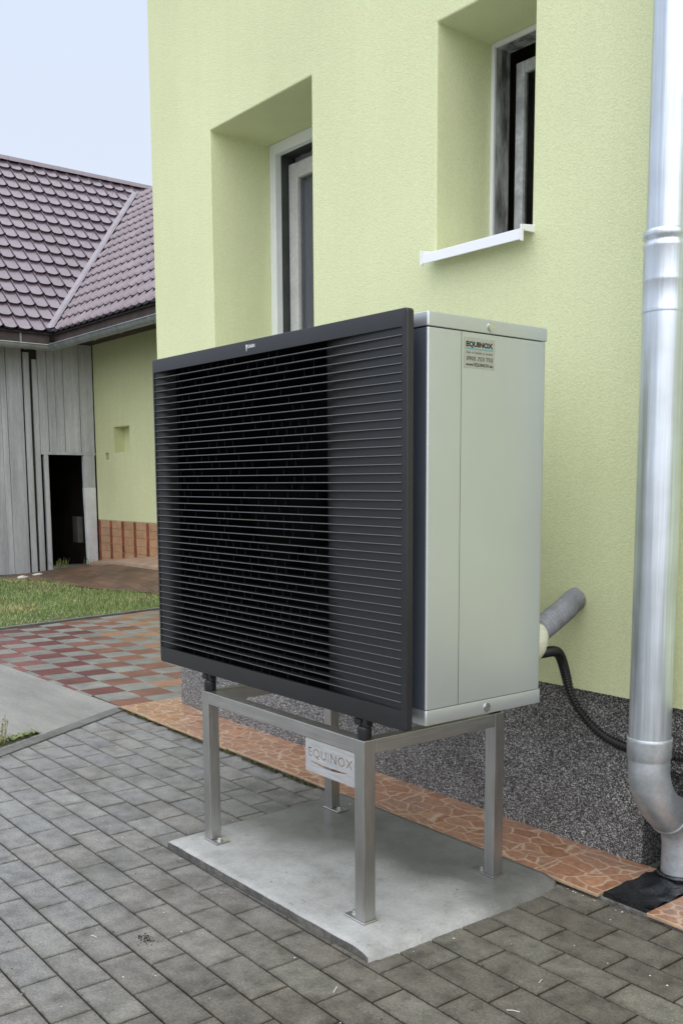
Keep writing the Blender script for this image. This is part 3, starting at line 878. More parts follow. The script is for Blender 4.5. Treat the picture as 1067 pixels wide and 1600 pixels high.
# black drain cover the pipe stands in
dc = thing('drain_cover', (0.18, 0.75, -0.57), 'black bitumen-covered drain plate at the foot of the downpipe', 'drain')
def dz(x, y):
    return -0.5585 + 0.0075 * noise.noise(Vector((x * 22, y * 22, 1))) + 0.006 * math.exp(-(((x - .165) / .016) ** 2 + ((y - .69) / .02) ** 2))
dm_ = grid_sheet(0.101, 0.256, 0.600, 0.975, 26, 50, dz)
obj('plate', dm_.mesh('plate', smooth=True), m_bitumen, dc)
obj('rim', MB().box(0.100, 0.257, 0.599, 0.603, -0.60, -0.560).box(0.0995, 0.1015, 0.603, 0.98, -0.60, -0.561).box(0.2555, 0.2575, 0.603, 0.98, -0.60, -0.561), m_bitumen, dc)
obj('sealing_ring', MB().tube([(PX + .056 * math.cos(a), .868 + .056 * math.sin(a), -.552) for a in [k * math.pi / 18 for k in range(37)]], 0.007, 10).mesh('sealing_ring', smooth=True), m_bitumen, dc)

# ------------------------------------------------------------------ concrete slab
slab = MB()
c00, c10, c11, c01 = (-1.049, -0.172), (-0.034, -0.158), (-0.030, 0.562), (-1.085, 0.562)
nu, nv = 60, 44
def slab_pt(u, v, out=0.0):
    x = (c00[0] * (1 - u) + c10[0] * u) * (1 - v) + (c01[0] * (1 - u) + c11[0] * u) * v
    y = (c00[1] * (1 - u) + c10[1] * u) * (1 - v) + (c01[1] * (1 - u) + c11[1] * u) * v
    if u > .5: x += (u - .5) * 2 * (0.005 * noise.noise(Vector((y * 6, 1, 1))) + 0.002 * noise.noise(Vector((y * 40, 5, 1))) - 0.16 * max(0, v - 0.80) ** 1.5 * 1.2)
    if v < .5: y += (.5 - v) * 2 * (0.0025 * noise.noise(Vector((x * 14, 3, 1))))
    return x, y
idx = {}
for j in range(nv + 1):
    for i in range(nu + 1):
        u, v = i / nu, j / nv
        x, y = slab_pt(u, v)
        er = (1 - u) * 1.04        # distance to the right edge
        drop = 0.0
        if er < 0.05: drop = 0.012 * (1 - er / 0.05) ** 2 + 0.004 * (1 - er / .05) * noise.noise(Vector((x * 60, y * 60, 2)))
        ef = v * 0.74
        if ef < 0.012: drop += 0.004 * (1 - ef / 0.012)
        if u * 1.04 < 0.012: drop += 0.003
        idx[i, j] = len(slab.v); slab.v.append((x, y, ZS - drop + 0.0014 * noise.noise(Vector((x * 7, y * 7, 0)))))
for j in range(nv):
    for i in range(nu):
        slab.f.append((idx[i, j], idx[i + 1, j], idx[i + 1, j + 1], idx[i, j + 1]))
ring = [idx[i, 0] for i in range(nu + 1)] + [idx[nu, j] for j in range(1, nv + 1)] + [idx[i, nv] for i in range(nu - 1, -1, -1)] + [idx[0, j] for j in range(nv - 1, 0, -1)]
low = []
for k in ring:
    x, y, z = slab.v[k]
    ox = 0.014 + 0.005 * noise.noise(Vector((y * 14, 7, 0))) if x > -0.09 and y > -0.14 else 0.001
    low.append(len(slab.v)); slab.v.append((x + ox, y + (0.002 if y < -.1 else 0), -0.60))
for k in range(len(ring)):
    j = (k + 1) % len(ring)
    slab.f.append((ring[j], ring[k], low[k], low[j]))
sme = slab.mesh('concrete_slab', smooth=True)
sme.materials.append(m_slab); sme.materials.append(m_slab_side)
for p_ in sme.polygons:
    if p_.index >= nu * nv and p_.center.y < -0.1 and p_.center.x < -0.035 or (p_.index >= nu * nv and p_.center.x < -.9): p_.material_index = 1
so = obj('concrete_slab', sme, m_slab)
tag(so, 'pale grey concrete slab under the steel stand', 'slab')

# ------------------------------------------------------------------ steel stand
stand = thing('steel_stand', (-0.57, 0.19, ZS), 'brushed stainless steel stand with four square legs under the machine', 'stand')
SXL, SXR, SY0, SY1, SZ, PS = -0.9884, -0.1590, -0.0691, 0.4551, -0.0586, 0.0392
PL = 0.005
posts = [(SXL, SY0, 1), (SXR - PS, SY0, -1), (SXR - PS, SY1 - PS, -1), (SXL, SY1 - PS, 1)]
post_me = MB().box(0, PS, 0, PS, PL, SZ - ZS).mesh('leg', bevel=0.003, seg=2); post_me.materials.append(m_steel_v)
bolt_m = MB()
bolt_m.tube([(0, 0, 0), (0, 0, .0025)], 0.0105, 16)
hexp = [(0.0075 * math.cos(k * math.pi / 3), 0.0075 * math.sin(k * math.pi / 3)) for k in range(6)]
bolt_m.prism(hexp, .0025, .0095)
bolt_me = bolt_m.mesh('bolt', bevel=0.0006, seg=1); bolt_me.materials.append(m_bolt)
for x, y, s in posts:
    inst('leg', post_me, stand, (x, y, ZS))
    x0, x1 = (x - 0.003, x + 0.083) if s > 0 else (x + PS - 0.083, x + PS + 0.004)
    fp = obj('foot_plate', MB().box(x0, x1, y - 0.004, y + PS + 0.006, ZS + 0.0005, ZS + PL).mesh('foot_plate', bevel=0.0012, seg=1), m_steel_h, stand)
    bx = x + 0.061 if s > 0 else x + PS - 0.061
    inst('bolt', bolt_me, fp, (bx, y + PS / 2, ZS + PL))
BH = 0.040
i_ = 0.0012
for y in (SY0 + i_, SY1 - PS):
    obj('beam', MB().box(SXL + PS + .0004, SXR - PS - .0004, y, y + PS - i_, SZ - BH, SZ - .0006).mesh('beam', bevel=0.0025, seg=2), m_steel_h, stand)
for x in (SXL, SXR - PS):
    obj('beam', MB().box(x + i_, x + PS - i_, SY0 + PS + .0004, SY1 - PS - .0004, SZ - BH, SZ - .0006).mesh('beam', bevel=0.0025, seg=2), m_steel_h, stand)

# ---- lettering helpers
def text_splines(body, size, spacing=1.0, bold=0.0):
    cu = bpy.data.curves.new('lettering', 'FONT')
    cu.body = body; cu.size = size; cu.space_character = spacing; cu.offset = bold
    cu.resolution_u = 3
    o = bpy.data.objects.new('lettering_tmp', cu); COL.objects.link(o)
    bpy.context.view_layer.update()
    return o, cu
def text_mesh(body, size, width=None, bold=0.0, spacing=1.0):
    """flat mesh of a line of lettering, origin at its left baseline"""
    o, cu = text_splines(body, size, spacing, bold)
    dg = bpy.context.evaluated_depsgraph_get()
    me = bpy.data.meshes.new_from_object(o.evaluated_get(dg))
    bpy.data.objects.remove(o); bpy.data.curves.remove(cu)
    xs_ = [v.co.x for v in me.vertices]
    mn, mx_ = min(xs_), max(xs_)
    k = (width / (mx_ - mn)) if width else 1.0
    for v in me.vertices: v.co.x = (v.co.x - mn) * k
    me.materials.clear()
    return me

# name plate with cut-out letters, hung under the front beam
PX0, PX1, PZ0, PZ1 = -0.4205, -0.2005, -0.1925, -0.0995
def name_plate():
    o, cu = text_splines("EQUiNOX", 0.060, 1.12, 0.0016)
    dg = bpy.context.evaluated_depsgraph_get()
    pls = []
    try:
        c2 = o.to_curve(dg)
        for s in c2.splines:
            pts = []
            if s.type == 'BEZIER':
                bps = s.bezier_points; nb = len(bps)
                for k in range(nb):
                    a, b_ = bps[k], bps[(k + 1) % nb]
                    for q in range(4):
                        t = q / 4
                        pts.append((1 - t) ** 3 * a.co + 3 * (1 - t) ** 2 * t * a.handle_right + 3 * (1 - t) * t * t * b_.handle_left + t ** 3 * b_.co)
            else:
                pts = [Vector(p_.co[:3]) for p_ in s.points]
            out = []
            for p_ in pts:
                if not out or (p_ - out[-1]).length > 2e-4: out.append(p_.copy())
            pls.append(out)
        o.to_curve_clear()
    except Exception as ex:
        print('plate text', ex)
    bpy.data.objects.remove(o); bpy.data.curves.remove(cu)
    if not pls: return None
    xs_ = [p_.x for s in pls for p_ in s]; ys_ = [p_.y for s in pls for p_ in s]
    kx = 0.196 / (max(xs_) - min(xs_)); kz = 0.030 / (max(ys_) - min(ys_))
    cu = bpy.data.curves.new('name_plate', 'CURVE'); cu.dimensions = '2D'; cu.fill_mode = 'BOTH'; cu.extrude = 0.0009
    def add(pts):
        s = cu.splines.new('POLY'); s.points.add(len(pts) - 1); s.use_cyclic_u = True
        for p_, q in zip(s.points, pts): p_.co = (q[0], q[1], 0, 1)
    def signed(pts): return sum(pts[i].x * pts[(i + 1) % len(pts)].y - pts[(i + 1) % len(pts)].x * pts[i].y for i in range(len(pts)))
    r = 0.004
    rect = []
    for cx, cy, a0 in ((PX1 - r, PZ1 - r, 0), (PX0 + r, PZ1 - r, 90), (PX0 + r, PZ0 + r, 180), (PX1 - r, PZ0 + r, 270)):
        for k in range(4):
            a = math.radians(a0 + 30 * k); rect.append((cx + r * math.cos(a), cy + r * math.sin(a)))
    add(rect)
    for s in pls:
        add([(-0.406 + (p_.x - min(xs_)) * kx, -0.153 + (p_.y - min(ys_)) * kz) for p_ in s])
    # swoosh under the word
    sw = []
    for k in range(13):
        t = k / 12; sw.append((-0.395 + 0.165 * t, -0.161 - 0.002 * math.sin(t * math.pi)))
    for k in range(12, -1, -1):
        t = k / 12; sw.append((-0.395 + 0.165 * t, -0.161 - 0.0085 * math.sin(t * math.pi) - 0.0012))
    add(sw)
    o = bpy.data.objects.new('name_plate', cu); COL.objects.link(o)
    bpy.context.view_layer.update()
    dg = bpy.context.evaluated_depsgraph_get()
    me = bpy.data.meshes.new_from_object(o.evaluated_get(dg))
    bpy.data.objects.remove(o); bpy.data.curves.remove(cu)
    for v in me.vertices:
        x, y, z = v.co; v.co = (x, SY0 + 0.004 - z, y)
    me.materials.clear()
    return me
pme = name_plate()
if pme is not None:
    po = obj('name_plate', pme, m_steel_plate, stand)
    po['label'] = 'thin steel plate with the word EQUiNOX cut out of it'

# ------------------------------------------------------------------ heat pump
hp = thing('heat_pump', (-0.635, 0.2, -0.0586), 'large silver outdoor heat pump with a black slatted front on a steel stand', 'heat pump')
D = 0.4262
XL, XR = -1.268, 0.0
def rounded_ring(x0, x1, y0, y1, r, seg=6):
    pts = []
    for cx, cy, a0 in ((x1 - r, y1 - r, 0), (x0 + r, y1 - r, 90), (x0 + r, y0 + r, 180), (x1 - r, y0 + r, 270)):
        for k in range(seg + 1):
            a = math.radians(a0 + 90 * k / seg); pts.append((cx + r * math.cos(a), cy + r * math.sin(a)))
    return pts
def shade_auto(me, ang=35):
    for p_ in me.polygons: p_.use_smooth = True
    me.set_sharp_from_angle(angle=math.radians(ang))
    return me
rp = rounded_ring(XL, XR, 0.0, D, 0.0065)
# lid with a bevelled top edge
lid = MB(); n_ = len(rp)
lid.prism(rp, 0.9655, 1.0)
obj('lid', shade_auto(lid.mesh('lid', weld=True, bevel=0.004, seg=3)), m_silver, hp)
base = MB().prism(rp, 0.0, 0.0385)
obj('base_tray', shade_auto(base.mesh('base_tray', weld=True, bevel=0.002, seg=2)), m_silver, hp)
# upright panels between lid and base (hollow)
zb, zt = 0.0400, 0.9632
def wall_strip(pts, name, mat, th=0.002):
    """upright sheet following a plan polyline"""
    m = MB()
    for a, b_ in zip(pts, pts[1:]):
        m.quad((a[0], a[1], zb), (b_[0], b_[1], zb), (b_[0], b_[1], zt), (a[0], a[1], zt))
    me = m.mesh(name, weld=True)
    bm = bmesh.new(); bm.from_mesh(me)
    bm.to_mesh(me); bm.free()
    return obj(name, shade_auto(me), mat, hp)
in_ = 0.0012
corner = []
for k in range(0, 7):
    a = math.radians(270 + 90 * k / 6); corner.append((XR - in_ - 0.0055 + 0.0055 * math.cos(a), in_ + 0.0055 + 0.0055 * math.sin(a)))
wall_strip(corner + [(XR - in_, 0.1110)], 'corner_panel', m_silver)
wall_strip([(XR - .004, 0.105), (XR - .004, 0.118)], 'panel_gap', m_crumb)
rearc = [(XR - in_ - 0.012 + 0.012 * math.cos(math.radians(15 * k)), D - in_ - 0.012 + 0.012 * math.sin(math.radians(15 * k))) for k in range(7)]
wall_strip([(XR - in_, 0.1125)] + rearc, 'side_panel', m_silver)
wall_strip([(XR - .02, D - in_), (XL + .02, D - in_)], 'back_panel', m_silver)
wall_strip([(XL + .012, D - in_), (XL + in_, D - .012), (XL + in_, .012), (XL + .012, in_)], 'side_panel', m_silver)
wall_strip([(XL + .013, in_ + .0003), (-1.255, in_ + .0003)], 'front_edge', m_slate_reflect)
wall_strip([(-0.066, in_ + .0006), (XR - .0062, in_ + .0006)], 'front_edge', m_slate_reflect)
# black cavity behind the grille
cv = MB()
x0, x1, y0, yb_, z0, z1 = -1.212, -0.0600, -0.0008, 0.36, 0.041, 0.962
ox0, ox1, oz0, oz1, oy0 = -1.250, -0.0585, 0.012, 0.986, -0.0475
for (a, b_, c_, d_) in (((ox0, oz0), (ox1, oz0), (x1, z0), (x0, z0)), ((ox1, oz0), (ox1, oz1), (x1, z1), (x1, z0)), ((ox1, oz1), (ox0, oz1), (x0, z1), (x1, z1)), ((ox0, oz1), (ox0, oz0), (x0, z0), (x0, z1))):
    cv.quad((a[0], y0, a[1]), (b_[0], y0, b_[1]), (c_[0], y0, c_[1]), (d_[0], y0, d_[1]))
    cv.quad((a[0], oy0, a[1]), (b_[0], oy0, b_[1]), (b_[0], y0, b_[1]), (a[0], y0, a[1]))
cv.quad((x0, yb_, z0), (x1, yb_, z0), (x1, yb_, z1), (x0, yb_, z1))
cv.quad((x0, y0, z0), (x0, yb_, z0), (x0, yb_, z1), (x0, y0, z1)); cv.quad((x1, yb_, z0), (x1, y0, z0), (x1, y0, z1), (x1, yb_, z1))
cv.quad((x0, y0, z1), (x0, yb_, z1), (x1, yb_, z1), (x1, y0, z1)); cv.quad((x0, yb_, z0), (x0, y0, z0), (x1, y0, z0), (x1, yb_, z0))
obj('shroud', cv, m_cavity, hp)
# fan
fan = MB().tube([(-0.74, 0.16, 0.5), (-0.74, 0.175, 0.5), (-0.74, 0.28, 0.5)], [0.07, 0.095, 0.10], 28).mesh('fan', smooth=True)
fo = obj('fan', fan, m_fan, hp)
for b0 in (20, 140, 260):
    bl = MB(); nn = 10
    for k in range(nn):
        for side in (0, 1):
            r_ = 0.09 + 0.31 * (k + side) / nn
            for e_ in (0, 1):
                a = math.radians(b0 + (k + side) * 3 + e_ * (70 - (k + side) * 2)); 
                bl.v.append((-0.74 + r_ * math.cos(a), 0.19 + 0.07 * e_, 0.5 + r_ * math.sin(a)))
        q = len(bl.v) - 4; bl.f.append((q, q + 1, q + 3, q + 2))
    obj('blade', bl.mesh('blade', weld=True, smooth=True), m_fan, fo)

# front grille: frame, backing, slats, ribs
GX0, GX1, GZ0, GZ1, GY, GT = -1.2701, 0.0016, -0.0035, 1.0005, -0.0661, 0.020
OX0, OX1, OZ0, OZ1 = -1.2615, -0.013, 0.0455, 0.9610
def rrect(x0, x1, z0, z1, r, seg=5):
    return rounded_ring(x0, x1, z0, z1, r, seg)
gf = MB()
outer = rrect(GX0, GX1, GZ0, GZ1, 0.009); inner = rrect(OX0, OX1, OZ0, OZ1, 0.006)
n_ = len(outer)
ch = 0.003
rings = []
def ring_at(pts, y, ins=0):
    cx, cz = (GX0 + GX1) / 2, (GZ0 + GZ1) / 2
    i = len(gf.v)
    for px, pz in pts:
        gf.v.append((px - math.copysign(ins, px - cx), y, pz - math.copysign(ins, pz - cz)))
    return i
seqr = [ring_at(outer, GY + GT), ring_at(outer, GY + ch), ring_at(outer, GY + 0.0008, 0.0012), ring_at(outer, GY, ch), ring_at(inner, GY, -0.002), ring_at(inner, GY + 0.002), ring_at(inner, GY + 0.016)]
for a, b_ in zip(seqr, seqr[1:]):
    for k in range(n_):
        j = (k + 1) % n_
        gf.f.append((a + k, a + j, b_ + j, b_ + k))
gme = gf.mesh('front_grille')
bm = bmesh.new(); bm.from_mesh(gme); bmesh.ops.recalc_face_normals(bm, faces=bm.faces); bm.to_mesh(gme); bm.free()
grille = obj('front_grille', shade_auto(gme, 25), m_black, hp)
# backing sheet: nearly flush on the right, dished to the fan opening, sloping in again on the left
prof = [(-0.0125, -0.0615), (-0.06, -0.0600), (-0.11, -0.0580), (-0.155, -0.0550), (-0.195, -0.0505), (-0.230, -0.0445), (-0.262, -0.0365), (-0.290, -0.0260), (-0.312, -0.0120), (-0.328, 0.008), (-0.338, 0.04), (-0.342, 0.10)]
prof = [(px * (1.0 + 0.22 * min(1, -px / 0.2)), py) for px, py in prof]
bk = MB()
for (a, b_) in zip(prof, prof[1:]): bk.quad((b_[0], b_[1], OZ0 - .02), (a[0], a[1], OZ0 - .02), (a[0], a[1], OZ1 + .02), (b_[0], b_[1], OZ1 + .02))
obj('backing', bk.mesh('backing', weld=True, smooth=True), m_black, grille)
profl = [(-1.2614, -0.0628), (-1.252, -0.0600), (-1.242, -0.0540), (-1.233, -0.0440), (-1.226, -0.0280), (-1.222, -0.004)]
bk = MB()
for (a, b_) in zip(profl, profl[1:]): bk.quad((a[0], a[1], OZ0 - .02), (b_[0], b_[1], OZ0 - .02), (b_[0], b_[1], OZ1 + .02), (a[0], a[1], OZ1 + .02))
obj('backing', bk.mesh('backing', weld=True, smooth=True), m_black, grille)
NS = 42
pitch = (OZ1 - OZ0) / (NS + 1)
sm = MB()
sp_ = [(GY + .0010, -.0013), (GY + .0001, -.0006), (GY - .0002, .0003), (GY + .0004, .0011), (GY + .0018, .0015), (GY + .026, .0022), (GY + .026, .0004)]      # blade section, thicker lip in front
for x in (OX0 + .0015, OX1 - .004):
    for (yy, zz) in sp_: sm.v.append((x, yy, zz))
k5 = len(sp_)
for k in range(k5):
    j = (k + 1) % k5; sm.f.append((k, j, k5 + j, k5 + k))
sm.f.append(tuple(range(k5))); sm.f.append(tuple(range(2 * k5 - 1, k5 - 1, -1)))
slat_me = sm.mesh('slat', weld=True); slat_me.materials.append(m_slat)
for k in range(NS):
    inst('slat', slat_me, grille, (0, 0, OZ0 + pitch * (k + 1) + random.uniform(-.0003, .0003)))
rb = MB()
for k in range(NS + 1):
    zc0, zc1 = OZ0 + pitch * k + .001, OZ0 + pitch * (k + 1) - .001
    x = -1.185 + (0.0225 if k % 2 else 0.0) + random.uniform(-.003, .003)
    while x < -0.37:
        if random.random() < 0.55:
            rb.box(x - .0006, x + .0006, GY + .0120, GY + .0138, zc0, zc1)
        x += 0.045 + random.uniform(-.004, .004)
ro = obj('guard_ribs', rb, m_rib, grille); ro['kind'] = 'stuff'
# small white maker's mark on the top border
Rf = Matrix(((1, 0, 0), (0, 0, -1), (0, 1, 0)))         # lettering standing in the front plane
tm = text_mesh("DAIKIN", 0.0125, 0.034, 0.0003); tm.materials.append(m_logo)
inst('maker_lettering', tm, grille, (-0.680, GY - .0004, 0.9785), Rf)
obj('maker_emblem', MB().poly([(-0.692, GY - .0004, 0.988), (-0.6895, GY - .0004, 0.969), (-0.683, GY - .0004, 0.989)]), m_logo, grille)

# screws, sticker
scr = MB().tube([(0, 0, 0), (0.0022, 0, 0), (0.0035, 0, 0), (0.0006, 0, 0), (0.0004, 0, 0)], [0.0125, 0.0120, 0.0098, 0.0065, 0.0003], 24)
scr_me = shade_auto(scr.mesh('screw')); scr_me.materials.append(m_screw)
scr2 = MB()
for a in (0.3, 0.3 + math.pi / 2):
    c_, s_ = math.cos(a), math.sin(a)
    scr2.quad((.0017, -.005 * c_ - .0012 * -s_, -.005 * s_ - .0012 * c_), (.0017, .005 * c_ - .0012 * -s_, .005 * s_ - .0012 * c_), (.0017, .005 * c_ + .0012 * -s_, .005 * s_ + .0012 * c_), (.0017, -.005 * c_ + .0012 * -s_, -.005 * s_ + .0012 * c_))
for y, z in ((0.211, 0.982), (0.216, 0.0175)):
    s_o = inst('screw', scr_me, hp, (XR, y, z))
    me = scr2.mesh('screw_slot'); me.materials.append(m_crumb)
    inst('screw_slot', me, s_o, (XR * 0, 0, 0)).matrix_basis = Matrix.Translation((0, 0, 0))
xs_ = XR - in_ + .0006
stk = obj('sticker', MB().box(XR - in_ - .001, xs_, 0.1195, 0.2275, 0.8780, 0.9515), m_sticker, hp)
stk['label'] = 'pale square company sticker below the lid'
Rs = Matrix(((0, 0, 1), (1, 0, 0), (0, 1, 0)))          # lettering standing in the side plane
def side_text(body, size, y, z, width, mat, bold=0.0):
    me = text_mesh(body, size, width, bold); me.materials.append(mat)
    inst('lettering', me, stk, (xs_ + .0003, y, z), Rs)
side_text("EQUINOX", 0.0165, 0.1265, 0.9300, 0.094, m_ink, 0.0009)
obj('printed_line', MB().quad((xs_ + .0003, 0.1265, 0.9232), (xs_ + .0003, 0.2205, 0.9232), (xs_ + .0003, 0.2205, 0.9262), (xs_ + .0003, 0.1265, 0.9262)), m_cyan, stk)
sc_ = MB(); yy_ = 0.1275; random.seed(11)
for word in (5, 2, 7, 2, 7):                      # a line of print too small to read
    for q in range(word):
        h_ = 0.0068 if q == 0 and word > 4 else random.choice((.0042, .0042, .0050))
        sc_.quad((xs_ + .0003, yy_, .9128), (xs_ + .0003, yy_ + .0014, .9128), (xs_ + .0003, yy_ + .0014, .9128 + h_), (xs_ + .0003, yy_, .9128 + h_))
        if q % 2: sc_.quad((xs_ + .00035, yy_ - .0014, .9148), (xs_ + .00035, yy_ + .0010, .9148), (xs_ + .00035, yy_ + .0010, .9158), (xs_ + .00035, yy_ - .0014, .9158))
        yy_ += .0034
    yy_ += .0036
obj('small_print', sc_, m_ink2, stk)
side_text("0905 753 753", 0.0135, 0.128, 0.8968, 0.092, m_ink2, 0.0003)
side_text("www.EQUINOX.eu", 0.0108, 0.1265, 0.8835, 0.094, m_ink, 0.0003)

# rubber feet with their clips, standing on the beams
ft = MB()
ft.tube([(0, 0, 0), (0, 0, .004), (0, 0, .030), (0, 0, .034)], [.0165, .0185, .0185, .016], 24)
ft.box(-.030, -.002, -.012, .012, .036, .052)
ft.box(-.006, .024, -.009, .009, .034, .043)
ft.box(.006, .022, -.012, .012, .043, .0585)
ft_me = shade_auto(ft.mesh('rubber_foot', bevel=0.002, seg=2)); ft_me.materials.append(m_rubber)
for x, y in ((SXL + PS / 2 + .003, SY0 + PS / 2), (SXR - PS / 2 - .001, SY0 + PS / 2), (SXL + PS / 2, SY1 - PS / 2), (SXR - PS / 2, SY1 - PS / 2)):
    inst('rubber_foot', ft_me, hp, (x, y, SZ))
# mounting rails under the tray
for x in (SXL + PS / 2, SXR - PS / 2):
    obj('mounting_rail', MB().box(x - .02, x + .02, -.050, D + .03, -.0035, -.0005).mesh('mounting_rail'), m_rubber, hp)
# cream pipe elbow cover at the back
el = smooth_path([(-0.070, D + .002, .120), (-0.056, D + .016, .126), (-0.044, D + .026, .145), (-0.045, D + .036, .172), (-0.056, D + .05, .190)], 5)
obj('pipe_cover', MB().tube(el, [.024] * 4 + [.0295] * (len(el) - 4), 20).mesh('pipe_cover', smooth=True), m_cream, hp)

# raindrops clinging to the front and the casing edge
dr = MB()
def drop(c, nrm, r):
    n = Vector(nrm); a = n.orthogonal().normalized(); b_ = n.cross(a); c = Vector(c)
    i = len(dr.v)
    for ring_, (rr_, h) in enumerate(((1.0, 0.0), (0.75, 0.45))):
        for k in range(6):
            an = k * math.pi / 3
            dr.v.append(tuple(c + (a * math.cos(an) + b_ * math.sin(an)) * r * rr_ + n * r * h))
    dr.v.append(tuple(c + n * r * 0.65))
    for k in range(6):
        j = (k + 1) % 6
        dr.f.append((i + k, i + j, i + 6 + j, i + 6 + k)); dr.f.append((i + 6 + k, i + 6 + j, i + 12))
for k in range(240):
    r_ = random.uniform(.0005, .0011)
    t = random.random()
    if t < .45:
        x = -abs(random.gauss(0, .30)) - .002
        drop((max(x, -1.2), GY, random.choice((random.uniform(GZ0 + .004, OZ0 - .005), random.uniform(OZ1 + .004, GZ1 - .006)))), (0, -1, 0), r_)
    elif t < .62:
        drop((random.uniform(-.011, -.003), GY, random.uniform(0, 1)), (0, -1, 0), r_)
    else:
        drop((random.uniform(-.030, -.013), in_ + .0006, random.triangular(.045, .96, .9)), (0, -1, 0), r_)
for k in range(60):
    drop((XR - in_, random.uniform(.012, .05), random.uniform(.1, .95)), (1, 0, 0), random.uniform(.0005, .001))
do = obj('raindrops', dr.mesh('raindrops', smooth=True), m_drop, hp); do['kind'] = 'stuff'

# ------------------------------------------------------------------ conduits
def ribbed(path, r, pitch_, depth, name, mat, n=20):
    P = smooth_path(path, 60)
    # resample by arc length
    L = [0.0]
    for a, b_ in zip(P, P[1:]): L.append(L[-1] + (b_ - a).length)
    tot = L[-1]; cnt_ = int(tot / pitch_ * 4); out = []; rs = []; j = 0
    for k in range(cnt_ + 1):
        s = tot * k / cnt_
        while j < len(L) - 2 and L[j + 1] < s: j += 1
        t = (s - L[j]) / max(L[j + 1] - L[j], 1e-9)
        out.append(P[j].lerp(P[j + 1], min(max(t, 0), 1)))
        rs.append(r - depth * (0.5 - 0.5 * math.cos(math.pi * k / 2)) )
    return MB().tube(out, rs, n).mesh(name, smooth=True)
o = obj('grey_conduit', ribbed([(-0.052, D + .04, .187), (-0.078, .54, .200), (-0.135, .68, .222), (-0.185, .78, .236), (-0.21, .84, .241)], 0.036, 0.0205, 0.0125, 'grey_conduit', m_hose_grey, 24), m_hose_grey)
tag(o, 'thick grey corrugated conduit from the machine into the yellow wall', 'conduit')
o = obj('black_conduit', ribbed([(-0.075, D + .02, .118), (-0.068, .50, .120), (-0.098, .60, .110), (-0.142, .68, .075), (-0.168, .735, .015), (-0.172, .765, -.050), (-0.145, .785, -.110), (-0.085, .795, -.160), (-0.01, .80, -.186), (0.08, .805, -.192), (0.16, .83, -.192), (.25, .90, -.195)], 0.0158, 0.0110, 0.0066, 'black_conduit', m_hose_black, 16), m_hose_black)
tag(o, 'thin black corrugated hose looping down behind the downpipe', 'hose')

# ------------------------------------------------------------------ barn and annex
XW, YY = -11.217, 4.11
XE, YE, ZE = -10.767, 3.395, 2.515
TH = math.radians(47.06); cT, sT = math.cos(TH), math.sin(TH)
RW, RN = 0.2404, 16
XRIDGE, ZRIDGE = XE - RW * RN * cT, ZE + RW * RN * sT
ZANX = 5.085
YANX = YE + (ZANX - ZE) / math.tan(TH)
barn = thing('barn', (XW - 2, 3, -0.6), 'old barn of weathered grey planks with a plum metal tile roof', 'barn')
annex = thing('annex', (-8, YY + 1, -0.5), 'low yellow outbuilding with a wall niche and plum tile roof beside the barn', 'outbuilding')
random.seed(21)
def plank(y0, y1, z0, z1, dx=0.0, mat=m_plank):
    t = random.uniform(-.004, .004)
    m = MB().box(XW - .03 + dx, XW + t + dx, y0 + .0035, y1 - .0035, z0, z1)
    m.v = [(x, y + (random.uniform(-.003, .003)), z) for x, y, z in m.v]
    obj('plank', m.mesh('plank'), mat, barn)
ys = [0.6, .76, .95, 1.12, 1.3, 1.5, 1.66, 1.86, 2.05, 2.22, 2.40, 2.56, 2.72, 2.855, 2.932, 3.140]
for a, b_ in zip(ys, ys[1:]): plank(a, b_, -0.57, 2.45)
plank(3.155, 3.232, -0.56, 2.30, .02)
plank(3.268, 3.345, -0.56, 2.22, .012)
for a, b_ in zip([3.345, 3.468, 3.572, 3.686, 3.908, 4.10], [3.468, 3.572, 3.686, 3.908, 4.10]): plank(a, b_, 1.035, 2.46)
obj('door_lintel', MB().box(XW - .05, XW + .012, 3.345, 4.10, .995, 1.033).mesh('door_lintel', bevel=.004), m_plank, barn)
obj('door_post', MB().box(XW - .05, XW + .014, 3.385, 3.440, -.56, .994).mesh('door_post', bevel=.004), m_plank, barn)
wp = MB().box(XW - .06, XW + .016, 3.945, 4.085, -.50, .56); wp.v = [(x, y - (.02 if z > 0 and y < 4 else 0), z) for x, y, z in wp.v]
obj('door_post', wp.mesh('door_post', bevel=.006), m_plank_white, barn)
obj('door_post', MB().box(XW - .06, XW + .010, 3.930, 4.085, .562, .994).mesh('door_post', bevel=.004), m_plank, barn)
obj('sill_beam', MB().box(XW - .1, XW + .03, .6, 3.36, -.62, -.572).box(XW - .25, XW + .10, 3.445, 4.1, -.60, -.50).mesh('sill_beam', bevel=.008), m_kerb, barn)
# dark inside
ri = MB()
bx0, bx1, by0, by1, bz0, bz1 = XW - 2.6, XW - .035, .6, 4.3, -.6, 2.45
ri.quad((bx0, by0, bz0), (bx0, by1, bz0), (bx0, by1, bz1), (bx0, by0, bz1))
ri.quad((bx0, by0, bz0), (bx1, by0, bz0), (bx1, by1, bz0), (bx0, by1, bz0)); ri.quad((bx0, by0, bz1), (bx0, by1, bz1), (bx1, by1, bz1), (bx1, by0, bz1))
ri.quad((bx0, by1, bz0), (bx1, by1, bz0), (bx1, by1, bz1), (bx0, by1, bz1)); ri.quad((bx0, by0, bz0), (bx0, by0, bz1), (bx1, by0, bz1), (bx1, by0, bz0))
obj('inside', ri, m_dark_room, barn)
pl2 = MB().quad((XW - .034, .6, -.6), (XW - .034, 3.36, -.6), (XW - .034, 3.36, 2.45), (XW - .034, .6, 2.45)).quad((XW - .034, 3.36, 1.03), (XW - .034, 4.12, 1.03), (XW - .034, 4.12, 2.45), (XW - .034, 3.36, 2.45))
obj('plank_backing', pl2, m_dark_room, barn)
